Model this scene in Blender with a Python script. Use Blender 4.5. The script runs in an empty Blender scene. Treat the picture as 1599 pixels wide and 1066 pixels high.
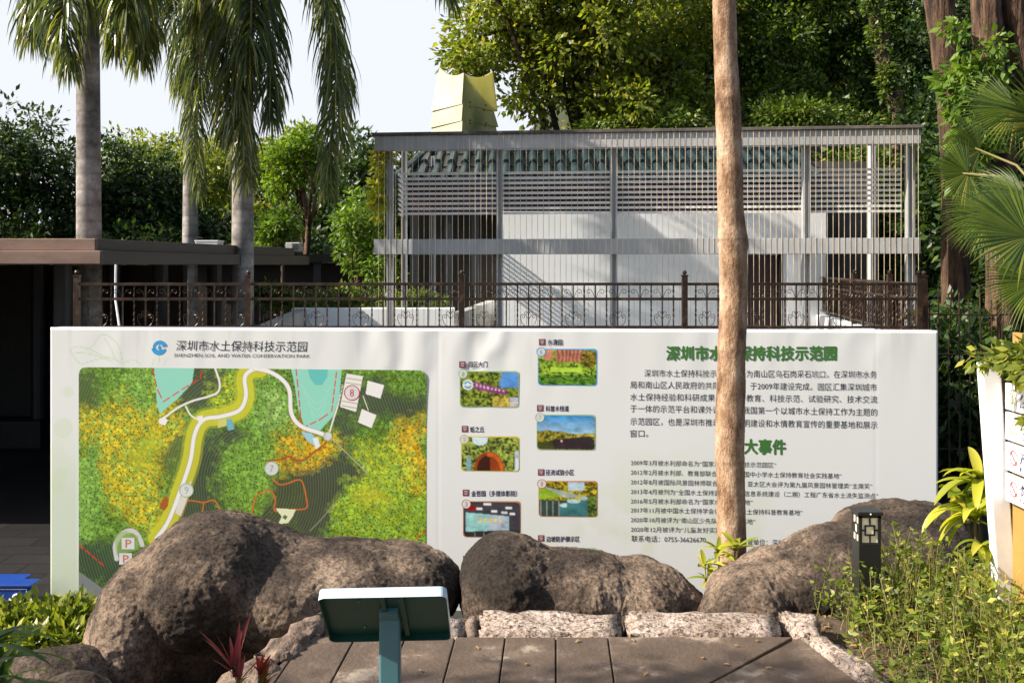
import bpy, bmesh, math, random
import numpy as np
from mathutils import Vector, Matrix, noise as mnoise

# ------------------------------------------------------------------ camera, world, sun, exposure
SC = bpy.context.scene
COL = SC.collection
F, HX, HY, EYE = 1555.0, 799.5, 415.0, 1.6      # focal length and vanishing point measured on the photograph

cam = bpy.data.cameras.new('camera')
cam.sensor_width = 36.0
cam.lens = F / 1599.0 * 36.0
cam.shift_y = -(533.0 - HY) / 1599.0
cam.clip_start, cam.clip_end = 0.05, 2000.0
cam_o = bpy.data.objects.new('camera', cam)
cam_o.location = (0, 0, EYE)
cam_o.rotation_euler = (math.radians(90), 0, 0)
COL.objects.link(cam_o)
SC.camera = cam_o

SUN_EL, SUN_PHI = math.radians(36), math.radians(79)   # elevation; angle from the camera direction towards the left
to_sun = Vector((-math.sin(SUN_PHI) * math.cos(SUN_EL), -math.cos(SUN_PHI) * math.cos(SUN_EL), math.sin(SUN_EL)))
world = bpy.data.worlds.new('World')
SC.world = world
world.use_nodes = True
wn = world.node_tree
sky = wn.nodes.new('ShaderNodeTexSky')
sky.sky_type = 'NISHITA'
sky.sun_disc = False
sky.sun_elevation = SUN_EL
sky.sun_rotation = math.atan2(to_sun.x, to_sun.y)
sky.air_density, sky.dust_density, sky.ozone_density = 1.0, 2.5, 1.0
# bright white veil added over the view-side sky only, so fill light stays low
tcw = wn.nodes.new('ShaderNodeTexCoord'); dotn = wn.nodes.new('ShaderNodeVectorMath'); dotn.operation = 'DOT_PRODUCT'
dotn.inputs[1].default_value = (-.10, .93, .36); wn.links.new(tcw.outputs['Generated'], dotn.inputs[0])
cn = wn.nodes.new('ShaderNodeTexNoise'); cn.inputs['Scale'].default_value = 2.2; cn.inputs['Detail'].default_value = 5
wn.links.new(tcw.outputs['Generated'], cn.inputs['Vector'])
ad = wn.nodes.new('ShaderNodeMath'); ad.operation = 'MULTIPLY_ADD'; ad.inputs[1].default_value = .22
wn.links.new(cn.outputs[0], ad.inputs[0]); wn.links.new(dotn.outputs['Value'], ad.inputs[2])
mr = wn.nodes.new('ShaderNodeMapRange'); mr.interpolation_type = 'SMOOTHSTEP'
mr.inputs['From Min'].default_value = .62; mr.inputs['From Max'].default_value = .92
wn.links.new(ad.outputs[0], mr.inputs['Value'])
mxw = wn.nodes.new('ShaderNodeMixRGB'); mxw.inputs[2].default_value = (5.5, 5.75, 6.25, 1)
wn.links.new(mr.outputs[0], mxw.inputs[0]); wn.links.new(sky.outputs[0], mxw.inputs[1])
wn.links.new(mxw.outputs[0], wn.nodes['Background'].inputs[0])
wn.nodes['Background'].inputs[1].default_value = 0.08
sun = bpy.data.lights.new('sun', 'SUN')
sun.energy = 5.0
sun.angle = math.radians(0.55)
sun.color = (1.0, 0.89, 0.75)
sun_o = bpy.data.objects.new('sun', sun)
sun_o.rotation_euler = to_sun.to_track_quat('Z', 'Y').to_euler()
COL.objects.link(sun_o)
SC.view_settings.view_transform = 'Standard'
SC.view_settings.look = 'None'
SC.view_settings.exposure = 1.05
SC.view_settings.gamma = 1.0
SC.cycles.max_bounces = 6
SC.cycles.transparent_max_bounces = 4
SC.cycles.caustics_reflective = SC.cycles.caustics_refractive = False

# ------------------------------------------------------------------ helpers
def W(px, py, Y):
    return Vector(((px - HX) / F * Y, Y, EYE - (py - HY) / F * Y))
def WX(px, Y): return (px - HX) / F * Y
def WZ(py, Y): return EYE - (py - HY) / F * Y
def plan(px, py, z=0.0):
    Y = (EYE - z) * F / (py - HY)
    return Vector(((px - HX) / F * Y, Y, z))

class MB:
    def __init__(s): s.v, s.f = [], []
    def add(s, vs, fs):
        n = len(s.v); s.v += [tuple(p) for p in vs]; s.f += [tuple(i + n for i in f) for f in fs]
        return s
    def box(s, a, b):
        x0, y0, z0 = a; x1, y1, z1 = b
        return s.add([(x0,y0,z0),(x1,y0,z0),(x1,y1,z0),(x0,y1,z0),(x0,y0,z1),(x1,y0,z1),(x1,y1,z1),(x0,y1,z1)],
              [(0,3,2,1),(4,5,6,7),(0,1,5,4),(1,2,6,5),(2,3,7,6),(3,0,4,7)])
    def prism(s, poly, z0, z1):                     # plan polygon (counter-clockwise), extruded in z; z may be lists
        n = len(poly)
        zz0 = z0 if isinstance(z0, (list, tuple)) else [z0]*n
        zz1 = z1 if isinstance(z1, (list, tuple)) else [z1]*n
        vs = [(p[0],p[1],zz0[i]) for i,p in enumerate(poly)] + [(p[0],p[1],zz1[i]) for i,p in enumerate(poly)]
        fs = [tuple(range(n))[::-1], tuple(range(n, 2*n))] + [(i,(i+1)%n,(i+1)%n+n,i+n) for i in range(n)]
        return s.add(vs, fs)
    def beam(s, a, b, w, h, up=(0,0,1)):             # box bar from a to b
        a, b = Vector(a), Vector(b); d = (b-a).normalized(); u = Vector(up)
        sd = d.cross(u)
        if sd.length < 1e-5: sd = d.cross(Vector((1,0,0)))
        sd.normalize(); u = sd.cross(d)
        vs = [p + sd*w/2*i + u*h/2*j for p in (a,b) for i,j in ((-1,-1),(1,-1),(1,1),(-1,1))]
        return s.add(vs, [(0,1,2,3),(7,6,5,4),(0,4,5,1),(1,5,6,2),(2,6,7,3),(3,7,4,0)])
    def tube(s, pts, r, n=8, cap=True, twist=0.0):
        pts = [Vector(p) for p in pts]
        m = len(pts); rs = r if isinstance(r, (list, tuple, np.ndarray)) else [r]*m
        d0 = (pts[1]-pts[0]).normalized()
        u = d0.cross(Vector((0,0,1)))
        if u.length < 1e-3: u = Vector((1,0,0))
        u.normalize(); vs = []; fs = []
        for i in range(m):
            d = (pts[min(i+1,m-1)] - pts[max(i-1,0)]).normalized()
            u = (u - d*u.dot(d))
            if u.length < 1e-6: u = d.orthogonal()
            u.normalize(); w = d.cross(u)
            for k in range(n):
                a = 2*math.pi*k/n + twist*i
                vs.append(pts[i] + (u*math.cos(a) + w*math.sin(a))*rs[i])
        for i in range(m-1):
            for k in range(n):
                fs.append((i*n+k, i*n+(k+1)%n, (i+1)*n+(k+1)%n, (i+1)*n+k))
        if cap: fs += [tuple(range(n))[::-1], tuple(range((m-1)*n, m*n))]
        return s.add(vs, fs)
    def ball(s, c, r, n=8):
        c = Vector(c); vs = [c+Vector((0,0,r))]; fs = []
        for i in range(1, n//2+1):
            t = math.pi*i/(n//2+1)
            vs += [c+Vector((r*math.sin(t)*math.cos(2*math.pi*k/n), r*math.sin(t)*math.sin(2*math.pi*k/n), r*math.cos(t))) for k in range(n)]
        vs.append(c-Vector((0,0,r))); L = len(vs)-1
        for k in range(n): fs.append((0, 1+k, 1+(k+1)%n))
        for i in range(n//2-1):
            for k in range(n): a=1+i*n; fs.append((a+k, a+n+k, a+n+(k+1)%n, a+(k+1)%n))
        a = 1+(n//2-1)*n
        for k in range(n): fs.append((a+k, L, a+(k+1)%n))
        return s.add(vs, fs)
    def build(s, name, m, parent=None, smooth=False, bevel=0.0):
        me = bpy.data.meshes.new(name)
        me.from_pydata(s.v, [], s.f); me.update()
        return link(name, me, m, parent, smooth, bevel)

def link(name, me, m, parent=None, smooth=False, bevel=0.0):
    o = bpy.data.objects.new(name, me); COL.objects.link(o)
    if m: me.materials.append(m)
    if smooth: me.polygons.foreach_set('use_smooth', [True]*len(me.polygons))
    if bevel:
        b = o.modifiers.new('bevel', 'BEVEL'); b.width = bevel; b.segments = 2; b.limit_method = 'ANGLE'
    if parent:
        o.parent = parent
        o.matrix_parent_inverse = Matrix.Translation(-parent.location)   # things' roots only carry a location while building
    return o

def np_mesh(name, V, Fc, m, parent=None, smooth=False):   # V (n,3), Fc (k,3 or 4) index array
    me = bpy.data.meshes.new(name)
    V = np.asarray(V, np.float32); Fc = np.asarray(Fc, np.int32)
    k = Fc.shape[1]
    me.vertices.add(len(V)); me.vertices.foreach_set('co', V.ravel())
    me.loops.add(Fc.size); me.loops.foreach_set('vertex_index', Fc.ravel())
    me.polygons.add(len(Fc)); me.polygons.foreach_set('loop_start', np.arange(0, Fc.size, k, dtype=np.int32))
    me.polygons.foreach_set('loop_total', np.full(len(Fc), k, np.int32))
    me.update(calc_edges=True)
    return link(name, me, m, parent, smooth)

def tag(o, label, cat, group=None, kind=None):
    o['label'] = label; o['category'] = cat
    if group: o['group'] = group
    if kind: o['kind'] = kind
    return o
def thing(name, label, cat, loc=(0,0,0), group=None):
    o = bpy.data.objects.new(name, None); o.location = loc; o.empty_display_size = .1
    COL.objects.link(o)
    return tag(o, label, cat, group)
def struct(o): o['kind'] = 'structure'; return o

# ------------------------------------------------------------------ materials
def srgb(c):
    c = np.asarray(c, float) / 255.0
    return np.where(c <= .04045, c/12.92, ((c+.055)/1.055)**2.4)
def new_mat(name):
    m = bpy.data.materials.new(name); m.use_nodes = True
    nt = m.node_tree; return m, nt, nt.nodes['Principled BSDF']
def node(nt, t, **k):
    n = nt.nodes.new(t)
    for a, b in k.items(): setattr(n, a, b)
    return n
def ramp(nt, fac, stops):
    r = node(nt, 'ShaderNodeValToRGB'); e = r.color_ramp.elements
    while len(e) < len(stops): e.new(0.5)
    for i, (p, c) in enumerate(stops): e[i].position = p; e[i].color = (*c, 1) if len(c) == 3 else c
    nt.links.new(fac, r.inputs[0]); return r.outputs[0]
def tex(nt, kind, scale, detail=4.0, rough=.6, coord='Object', stretch=None, **k):
    tc = node(nt, 'ShaderNodeTexCoord'); v = tc.outputs[coord]
    if stretch:
        mp = node(nt, 'ShaderNodeMapping'); mp.inputs['Scale'].default_value = stretch
        nt.links.new(v, mp.inputs[0]); v = mp.outputs[0]
    t = node(nt, kind, **k); nt.links.new(v, t.inputs['Vector'])
    t.inputs['Scale'].default_value = scale
    if 'Detail' in t.inputs: t.inputs['Detail'].default_value = detail
    if 'Roughness' in t.inputs: t.inputs['Roughness'].default_value = rough
    return t
def bump(nt, bs, h, strength, dist=.01, prev=None):
    b = node(nt, 'ShaderNodeBump'); b.inputs['Strength'].default_value = strength; b.inputs['Distance'].default_value = dist
    nt.links.new(h, b.inputs['Height'])
    if prev is not None: nt.links.new(prev, b.inputs['Normal'])
    nt.links.new(b.outputs[0], bs.inputs['Normal']); return b.outputs[0]
def rough_mat(name, stops, scale=6.0, rough=.8, bumps=((30, .3, .01),), metal=0.0, stretch=None, detail=6.0, spec=.4, coord='Object'):
    m, nt, b = new_mat(name)
    t = tex(nt, 'ShaderNodeTexNoise', scale, detail, .65, coord, stretch)
    nt.links.new(ramp(nt, t.outputs[0], stops), b.inputs['Base Color'])
    b.inputs['Roughness'].default_value = rough; b.inputs['Metallic'].default_value = metal
    b.inputs['Specular IOR Level'].default_value = spec
    prev = None
    for sc, st, di in bumps:
        t2 = tex(nt, 'ShaderNodeTexNoise', sc, 5, .6, coord, stretch)
        prev = bump(nt, b, t2.outputs[0], st, di, prev)
    return m
def two(c, d=.6, lo=.35, hi=.65):
    c = np.asarray(c, float); return [(lo, tuple(c*d)), (hi, tuple(c))]
def leaf_mat(name, dark, light, trans=.35, rough=.42, yellow=None, spec=.35):
    m, nt, b = new_mat(name)
    g = node(nt, 'ShaderNodeNewGeometry')
    stops = [(0.0, dark), (0.75, light)]
    if yellow: stops.append((1.0, yellow))
    c = ramp(nt, g.outputs['Random Per Island'], stops)
    nt.links.new(c, b.inputs['Base Color']); b.inputs['Roughness'].default_value = rough
    b.inputs['Specular IOR Level'].default_value = spec
    tr = node(nt, 'ShaderNodeBsdfTranslucent')
    mx = node(nt, 'ShaderNodeMixRGB', blend_type='MULTIPLY'); mx.inputs[0].default_value = 1.0
    mx.inputs[2].default_value = (1.5, 1.6, .55, 1); nt.links.new(c, mx.inputs[1]); nt.links.new(mx.outputs[0], tr.inputs[0])
    ms = node(nt, 'ShaderNodeMixShader'); ms.inputs[0].default_value = trans
    nt.links.new(b.outputs[0], ms.inputs[1]); nt.links.new(tr.outputs[0], ms.inputs[2])
    nt.links.new(ms.outputs[0], nt.nodes['Material Output'].inputs[0])
    return m
def plain(name, c, rough=.5, metal=0.0, spec=.5):
    m, nt, b = new_mat(name)
    t = tex(nt, 'ShaderNodeTexNoise', 9, 5, .7)
    c = np.asarray(c, float)
    nt.links.new(ramp(nt, t.outputs[0], [(.3, tuple(c*.86)), (.7, tuple(np.minimum(c*1.06, .95)))]), b.inputs['Base Color'])
    b.inputs['Roughness'].default_value = rough; b.inputs['Metallic'].default_value = metal
    b.inputs['Specular IOR Level'].default_value = spec
    return m
def paint_mat(name, rough=.45, spec=.3):                       # printed sheet: colours from the mesh's own print
    m, nt, b = new_mat(name)
    a = node(nt, 'ShaderNodeVertexColor', layer_name='print')
    nt.links.new(a.outputs[0], b.inputs['Base Color']); b.inputs['Roughness'].default_value = rough
    b.inputs['Specular IOR Level'].default_value = spec
    return m

M = {}
M['soil'] = rough_mat('soil', [(.3, (.045,.032,.02)), (.55, (.09,.065,.04)), (.75, (.06,.07,.025))], 3, .95, ((25,.8,.03),(90,.5,.01)))
M['hill'] = rough_mat('hill', [(.3, (.015,.018,.008)), (.7, (.035,.045,.015))], 2, .95, ((8,.8,.1),))
M['rock'] = None
M['granite'] = None
M['trunk_grey'] = None
M['steel'] = rough_mat('steel_paint', [(.3, (.32,.34,.355)), (.6, (.46,.475,.485)), (.8, (.48,.46,.42))], 3, .45, ((60,.05,.002),), 0.0, (1,1,.25))
M['wire'] = rough_mat('wire', [(.35, (.46,.36,.24)), (.65, (.78,.64,.46))], 5, .4, (), .2)
M['slat'] = plain('slat', (.78,.78,.77), .5)
M['white_wall'] = rough_mat('white_wall', [(.3, (.80,.85,.88)), (.6, (.87,.905,.93))], 1.5, .7, ((40,.08,.004),), 0, (1,1,.35))
M['wall_grey'] = rough_mat('grey_render', [(.3, (.22,.23,.22)), (.6, (.34,.355,.345))], 2.0, .8, ((40,.1,.004),), 0, (1,1,.35))
M['concrete_dark'] = rough_mat('stained_concrete', [(.3, (.05,.045,.042)), (.55, (.13,.115,.105)), (.75,(.2,.18,.165))], 2.2, .9, ((30,.3,.01),), 0, (1,1,.3))
M['maroon'] = plain('maroon', (.05,.018,.02), .5)
M['teal_tile'] = rough_mat('teal_tile', [(.3, (.006,.015,.018)), (.55, (.013,.032,.037)), (.75,(.04,.058,.062))], 4, .4, ((20,.2,.01),), spec=.45)
M['iron'] = rough_mat('iron_bronze', [(.3, (.028,.018,.013)), (.55, (.06,.038,.027)), (.7,(.16,.088,.05))], 12, .38, ((90,.1,.003),), .5)
M['slab_brown'] = rough_mat('roof_slab', [(.3, (.16,.105,.08)), (.55, (.24,.165,.13)), (.75,(.28,.2,.16))], 2.0, .85, ((40,.3,.008),), 0, (1,1,3))
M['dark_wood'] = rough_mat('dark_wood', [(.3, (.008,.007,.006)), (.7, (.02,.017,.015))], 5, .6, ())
M['blue_grey'] = plain('blue_grey_post', (.014,.017,.022), .5)
M['tile_floor'] = None
M['bark_brown'] = rough_mat('bark_brown', [(.35, (.016,.010,.007)), (.5, (.085,.048,.03)), (.66,(.20,.125,.08))], 9, .95, ((12,1.0,.08),(34,.8,.03)), 0, (1,1,.16))
M['bark_dark'] = rough_mat('bark_dark', [(.3, (.025,.018,.012)), (.7, (.08,.055,.035))], 7, .9, ((14,.8,.03),), 0, (1,1,.25))
M['black_metal'] = plain('black_metal', (.014,.014,.015), .35)
M['cream_panel'] = plain('cream_panel', (.86,.80,.58), .35)
M['white_metal'] = plain('white_metal', (.80,.81,.84), .35)
M['green_metal'] = plain('green_metal', (.008,.06,.038), .4)
M['teal_metal'] = plain('teal_metal', (.075,.19,.215), .32)
M['pale_blue'] = plain('pale_blue_rim', (.50,.64,.74), .3)
M['ochre'] = plain('ochre_panel', (.33,.20,.05), .6)
M['blue_plastic'] = plain('blue_plastic', (.015,.06,.30), .35)
M['white_print'] = plain('white_print', (.75,.78,.82), .5)
M['grey_unit'] = plain('grey_unit', (.45,.47,.48), .5)
M['dry'] = leaf_mat('dry_grass', (.16,.09,.04), (.34,.22,.11), .15, .8)

def build_special_mats():
    # boulder: coarse brown granite, dark weathered patches, rough pitted surface
    m, nt, b = new_mat('boulder')
    t1 = tex(nt, 'ShaderNodeTexNoise', 1.6, 6, .65); t2 = tex(nt, 'ShaderNodeTexNoise', 55, 4, .7)
    c1 = ramp(nt, t1.outputs[0], [(.38, (.04,.033,.028)), (.48, (.11,.085,.068)), (.57, (.31,.238,.183)), (.70, (.45,.36,.28))])
    c2 = ramp(nt, t2.outputs[0], [(.36, (.32,.3,.28)), (.52, (.95,.92,.88)), (.7, (1.35,1.3,1.22))])
    mx = node(nt, 'ShaderNodeMixRGB', blend_type='MULTIPLY'); mx.inputs[0].default_value = 1
    nt.links.new(c1, mx.inputs[1]); nt.links.new(c2, mx.inputs[2]); nt.links.new(mx.outputs[0], b.inputs['Base Color'])
    b.inputs['Roughness'].default_value = .9; b.inputs['Specular IOR Level'].default_value = .25
    v = tex(nt, 'ShaderNodeTexNoise', 130, 4, .7); n3 = tex(nt, 'ShaderNodeTexNoise', 36, 8, .8)
    p = bump(nt, b, v.outputs[0], 1.0, .016); bump(nt, b, n3.outputs[0], .45, .025, p)
    M['rock'] = m
    # kerb granite: pale pink, speckled, chiselled
    m, nt, b = new_mat('granite')
    t1 = tex(nt, 'ShaderNodeTexNoise', 45, 3, .8); t2 = tex(nt, 'ShaderNodeTexNoise', 3, 5, .6)
    c1 = ramp(nt, t1.outputs[0], [(.38, (.07,.05,.04)), (.46, (.40,.30,.24)), (.56, (.70,.60,.53))])
    c2 = ramp(nt, t2.outputs[0], [(.35, (.55,.5,.45)), (.6, (1,1,1))])
    mx = node(nt, 'ShaderNodeMixRGB', blend_type='MULTIPLY'); mx.inputs[0].default_value = 1
    nt.links.new(c1, mx.inputs[1]); nt.links.new(c2, mx.inputs[2]); nt.links.new(mx.outputs[0], b.inputs['Base Color'])
    b.inputs['Roughness'].default_value = .85
    n3 = tex(nt, 'ShaderNodeTexNoise', 26, 6, .7); bump(nt, b, n3.outputs[0], 1.0, .05)
    M['granite'] = m
    M['brown_stone'] = rough_mat('brown_stone', [(.3, (.07,.05,.04)), (.55, (.2,.145,.11)), (.75,(.32,.24,.19))], 5, .9, ((18,1.0,.03),(60,.6,.01)))
    M['paver'] = rough_mat('paver', [(.25, (.05,.035,.025)), (.5, (.095,.067,.048)), (.565, (.135,.098,.072)), (.62, (.30,.25,.20))], 2.6, .7, ((40,.6,.012),(200,.5,.003)), detail=10)
    # royal palm trunk: smooth grey with faint rings and lichen
    m, nt, b = new_mat('palm_trunk')
    t1 = tex(nt, 'ShaderNodeTexNoise', 3, 8, .7); wv = tex(nt, 'ShaderNodeTexWave', 1.6, 3, .6, bands_direction='Z')
    wv.inputs['Distortion'].default_value = 1.5
    c1 = ramp(nt, t1.outputs[0], [(.34, (.07,.066,.062)), (.48, (.20,.188,.178)), (.56, (.27,.255,.245)), (.66, (.42,.40,.375))])
    c2 = ramp(nt, wv.outputs[0], [(.0, (.72,.70,.68)), (.25, (1,1,1))])
    mx = node(nt, 'ShaderNodeMixRGB', blend_type='MULTIPLY'); mx.inputs[0].default_value = .8
    nt.links.new(c1, mx.inputs[1]); nt.links.new(c2, mx.inputs[2]); nt.links.new(mx.outputs[0], b.inputs['Base Color'])
    b.inputs['Roughness'].default_value = .85
    p = bump(nt, b, wv.outputs[0], .25, .01); t3 = tex(nt, 'ShaderNodeTexNoise', 40, 5, .7); bump(nt, b, t3.outputs[0], .4, .01, p)
    M['trunk_grey'] = m
    # foreground tree: pale tan bark, rust stains, lenticels
    m, nt, b = new_mat('tan_bark')
    t1 = tex(nt, 'ShaderNodeTexNoise', 9, 9, .72, stretch=(1,1,.45)); t2 = tex(nt, 'ShaderNodeTexNoise', 60, 4, .7, stretch=(1,1,.8))
    c1 = ramp(nt, t1.outputs[0], [(.36, (.11,.055,.027)), (.46, (.29,.175,.10)), (.55, (.42,.285,.185)), (.66,(.56,.44,.33))])
    c2 = ramp(nt, t2.outputs[0], [(.3, (.6,.5,.42)), (.5, (1,1,1))])
    mx = node(nt, 'ShaderNodeMixRGB', blend_type='MULTIPLY'); mx.inputs[0].default_value = .8
    nt.links.new(c1, mx.inputs[1]); nt.links.new(c2, mx.inputs[2])
    at_ = node(nt, 'ShaderNodeAttribute', attribute_name='knot'); mk = node(nt, 'ShaderNodeMixRGB'); mk.inputs[2].default_value = (.10,.05,.025,1)
    nt.links.new(at_.outputs['Fac'], mk.inputs[0]); nt.links.new(mx.outputs[0], mk.inputs[1]); nt.links.new(mk.outputs[0], b.inputs['Base Color'])
    b.inputs['Roughness'].default_value = .8
    n3 = tex(nt, 'ShaderNodeTexNoise', 50, 6, .7, stretch=(1,1,.5)); bump(nt, b, n3.outputs[0], .9, .02)
    M['tan_bark'] = m
    # court paving: dark grey brick tiles
    m, nt, b = new_mat('court_tiles')
    tb = tex(nt, 'ShaderNodeTexBrick', 1.0)
    tb.inputs['Color1'].default_value = (.012,.012,.013,1); tb.inputs['Color2'].default_value = (.022,.021,.022,1); tb.inputs['Mortar'].default_value = (.008,.008,.008,1)
    tb.inputs['Scale'].default_value = 1; tb.inputs['Brick Width'].default_value = .6; tb.inputs['Row Height'].default_value = .3; tb.inputs['Mortar Size'].default_value = .012
    nt.links.new(tb.outputs[0], b.inputs['Base Color']); b.inputs['Roughness'].default_value = .5
    M['tile_floor'] = m
    # translucent-looking tower panels: pale fibreglass with green algae streaks
    m, nt, b = new_mat('tower_panel')
    t1 = tex(nt, 'ShaderNodeTexNoise', 1.7, 6, .6, stretch=(1,1,.6))
    nt.links.new(ramp(nt, t1.outputs[0], [(.32, (.20,.26,.09)), (.45, (.50,.50,.17)), (.55, (.66,.63,.26)), (.7, (.74,.71,.42))]), b.inputs['Base Color'])
    b.inputs['Roughness'].default_value = .4
    tr = node(nt, 'ShaderNodeBsdfTranslucent'); tr.inputs[0].default_value = (.75,.72,.30,1); ms = node(nt, 'ShaderNodeMixShader'); ms.inputs[0].default_value = .5
    nt.links.new(b.outputs[0], ms.inputs[1]); nt.links.new(tr.outputs[0], ms.inputs[2]); nt.links.new(ms.outputs[0], nt.nodes['Material Output'].inputs[0])
    M['tower_green'] = m
    M['tower_pale'] = rough_mat('tower_pale', [(.3, (.38,.37,.22)), (.6, (.50,.49,.36))], 1.2, .4, ())
build_special_mats()

L = {}
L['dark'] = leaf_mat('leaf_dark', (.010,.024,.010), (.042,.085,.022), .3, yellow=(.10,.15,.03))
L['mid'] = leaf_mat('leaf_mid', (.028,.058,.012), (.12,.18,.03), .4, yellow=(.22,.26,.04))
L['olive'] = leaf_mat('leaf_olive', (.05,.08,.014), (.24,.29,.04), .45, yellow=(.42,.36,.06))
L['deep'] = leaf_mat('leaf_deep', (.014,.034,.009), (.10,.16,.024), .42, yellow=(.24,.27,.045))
L['lime'] = leaf_mat('leaf_lime', (.06,.12,.015), (.2,.3,.035), .45)
L['palm'] = leaf_mat('leaf_palm', (.035,.06,.022), (.12,.155,.05), .42, .32, yellow=(.30,.29,.10), spec=.55)
L['fan'] = leaf_mat('leaf_fan', (.028,.055,.010), (.105,.155,.022), .42, .33, yellow=(.30,.26,.06))
L['vine'] = leaf_mat('leaf_vine', (.05,.11,.018), (.17,.26,.04), .42)
L['hedge'] = leaf_mat('leaf_hedge', (.05,.08,.012), (.2,.24,.035), .35, yellow=(.32,.3,.05))
L['cover'] = leaf_mat('leaf_cover', (.04,.075,.012), (.22,.28,.04), .42, yellow=(.46,.42,.09))
L['yellow'] = leaf_mat('leaf_yellow', (.14,.2,.02), (.42,.42,.04), .4, yellow=(.55,.47,.08))
L['strap'] = leaf_mat('leaf_strap', (.03,.075,.014), (.09,.16,.025), .35, .3)
L['red'] = leaf_mat('leaf_red', (.06,.012,.02), (.26,.035,.035), .35, .3, yellow=(.16,.12,.03))
M['stem'] = plain('green_stem', (.16,.14,.045), .6)
M['stem_brown'] = plain('brown_stem', (.1,.07,.035), .8)
# ------------------------------------------------------------------ ground, hill, court, path
def vnoise(x, y, seed=0, octaves=4, base=1.0):
    x = np.asarray(x, float)*base; y = np.asarray(y, float)*base
    out = np.zeros(np.broadcast(x, y).shape); amp = 1.0; tot = 0.0
    for o in range(octaves):
        r = np.random.RandomState(seed*131 + o); g = r.rand(256, 256)
        xi = np.floor(x).astype(int); yi = np.floor(y).astype(int); fx = x-xi; fy = y-yi
        fx = fx*fx*(3-2*fx); fy = fy*fy*(3-2*fy)
        a = g[xi%256, yi%256]; b = g[(xi+1)%256, yi%256]; c = g[xi%256, (yi+1)%256]; d = g[(xi+1)%256, (yi+1)%256]
        out += amp*((a*(1-fx)+b*fx)*(1-fy) + (c*(1-fx)+d*fx)*fy); tot += amp
        amp *= .5; x = x*2.03+17.1; y = y*2.03+5.7
    return out/tot
def sstep(a, b, x):
    t = np.clip((x-a)/(b-a), 0, 1); return t*t*(3-2*t)
LOW = -1.22
def ground_h(X, Y):
    up = 1 - sstep(4.7, 6.3, Y)                                   # raised bank the path ends on
    bankL = sstep(-1.3, -.9, X)                                 # falls away to the left of the path
    bank = -.85 + .77*bankL
    z = LOW + (bank-LOW)*up
    right = sstep(1.5, 2.6, X)*(1-sstep(5.6, 7.2, Y))             # planting bed on the right carries on further back
    z = np.maximum(z, LOW + (-LOW-.02)*right)
    path = (1-sstep(1.0, 1.2, np.abs(X-.18-.15*(X>0))))*(1-sstep(4.45, 4.7, Y))
    z = z - .08*path
    return z + (vnoise(X, Y, 3, 3, 1.3)-.5)*.05*(1-path)
def grid_axis(pts): return np.concatenate([np.linspace(a, b, n, endpoint=False) for a, b, n in pts] + [[pts[-1][1]]])
gx = grid_axis([(-900,-60,8), (-60,-12,12), (-12,-5,14), (-5,5,110), (5,12,14), (12,60,12), (60,900,8)])
gy = grid_axis([(-300,-20,6), (-20,-2,8), (-2,9,120), (9,30,20), (30,120,10), (120,900,8)])
GX, GY = np.meshgrid(gx, gy)
GZ = ground_h(GX, GY)
V = np.stack([GX, GY, GZ], -1).reshape(-1, 3)
nx, ny = len(gx), len(gy)
ii = np.arange((ny-1)*nx).reshape(ny-1, nx)[:, :-1].ravel()
struct(np_mesh('ground', V, np.stack([ii, ii+1, ii+nx+1, ii+nx], 1), M['soil'], smooth=True))

hx = np.linspace(-40, 70, 90); hy = np.linspace(19, 110, 60)
HXg, HYg = np.meshgrid(hx, hy)
slope = .10 + .32*sstep(-4, 8, HXg)
HZ = LOW - .3 + slope*(HYg-19) + (vnoise(HXg, HYg, 8, 3, .25)-.5)*1.2
HZ = np.minimum(HZ, 13)
V = np.stack([HXg, HYg, HZ], -1).reshape(-1, 3); nx, ny = len(hx), len(hy)
ii = np.arange((ny-1)*nx).reshape(ny-1, nx)[:, :-1].ravel()
struct(np_mesh('hill', V, np.stack([ii, ii+1, ii+nx+1, ii+nx], 1), M['hill'], smooth=True))
def hill_z(x, y): return float(LOW - .3 + (.10+.32*sstep(-4, 8, x))*(max(y,19)-19)) if y > 19 else LOW

mb = MB(); mb.box((-16, 7.0, LOW-.1), (5.6, 19, LOW+.04)); struct(mb.build('court_paving', M['tile_floor']))

# the paved path: separate slabs with open joints, laid on the bank
mb = MB(); SL = math.tan(2.52*math.pi/180)
def qx(px): return (px-HX)/F*4.30                                # slab joints at the far end of the path, Y = 4.30
joints = [477, 555, 633, 711, 789, 868, 949]
for a, b in zip(joints[:-1], joints[1:]):
    x0, x1 = qx(a)+.003, qx(b)-.003; y1, y0 = 4.297, -2.0
    dz = random.Random(a).uniform(-.002, .002)
    mb.prism([(x0+SL*(y0-4.3), y0), (x1+SL*(y0-4.3), y0), (x1, y1), (x0, y1)], -.08, dz)
p = plan(1107, 1066)
mb.prism([(qx(949)+.003+SL*(-6.3), -2.0), (p.x-.02, 2.0), (p.x-.003, p.y), (qx(1239)-.004, 4.297), (qx(949)+.003, 4.297)], -.08, 0.001)
mb.prism([(p.x-.013, 2.0), (1.62, 2.0), (1.335, 3.82), (1.238, 4.297), (p.x+.006, p.y)], -.08, -.001)
mb.prism([(-1.5, 1.6), (qx(477)-.003+SL*(1.6-4.3), 1.6), (qx(477)-.003, 4.297), (-.87, 4.297), (-1.0,3.7)], -.08, 0.0)
struct(mb.build('paved_path', M['paver'], bevel=.004))

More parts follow.
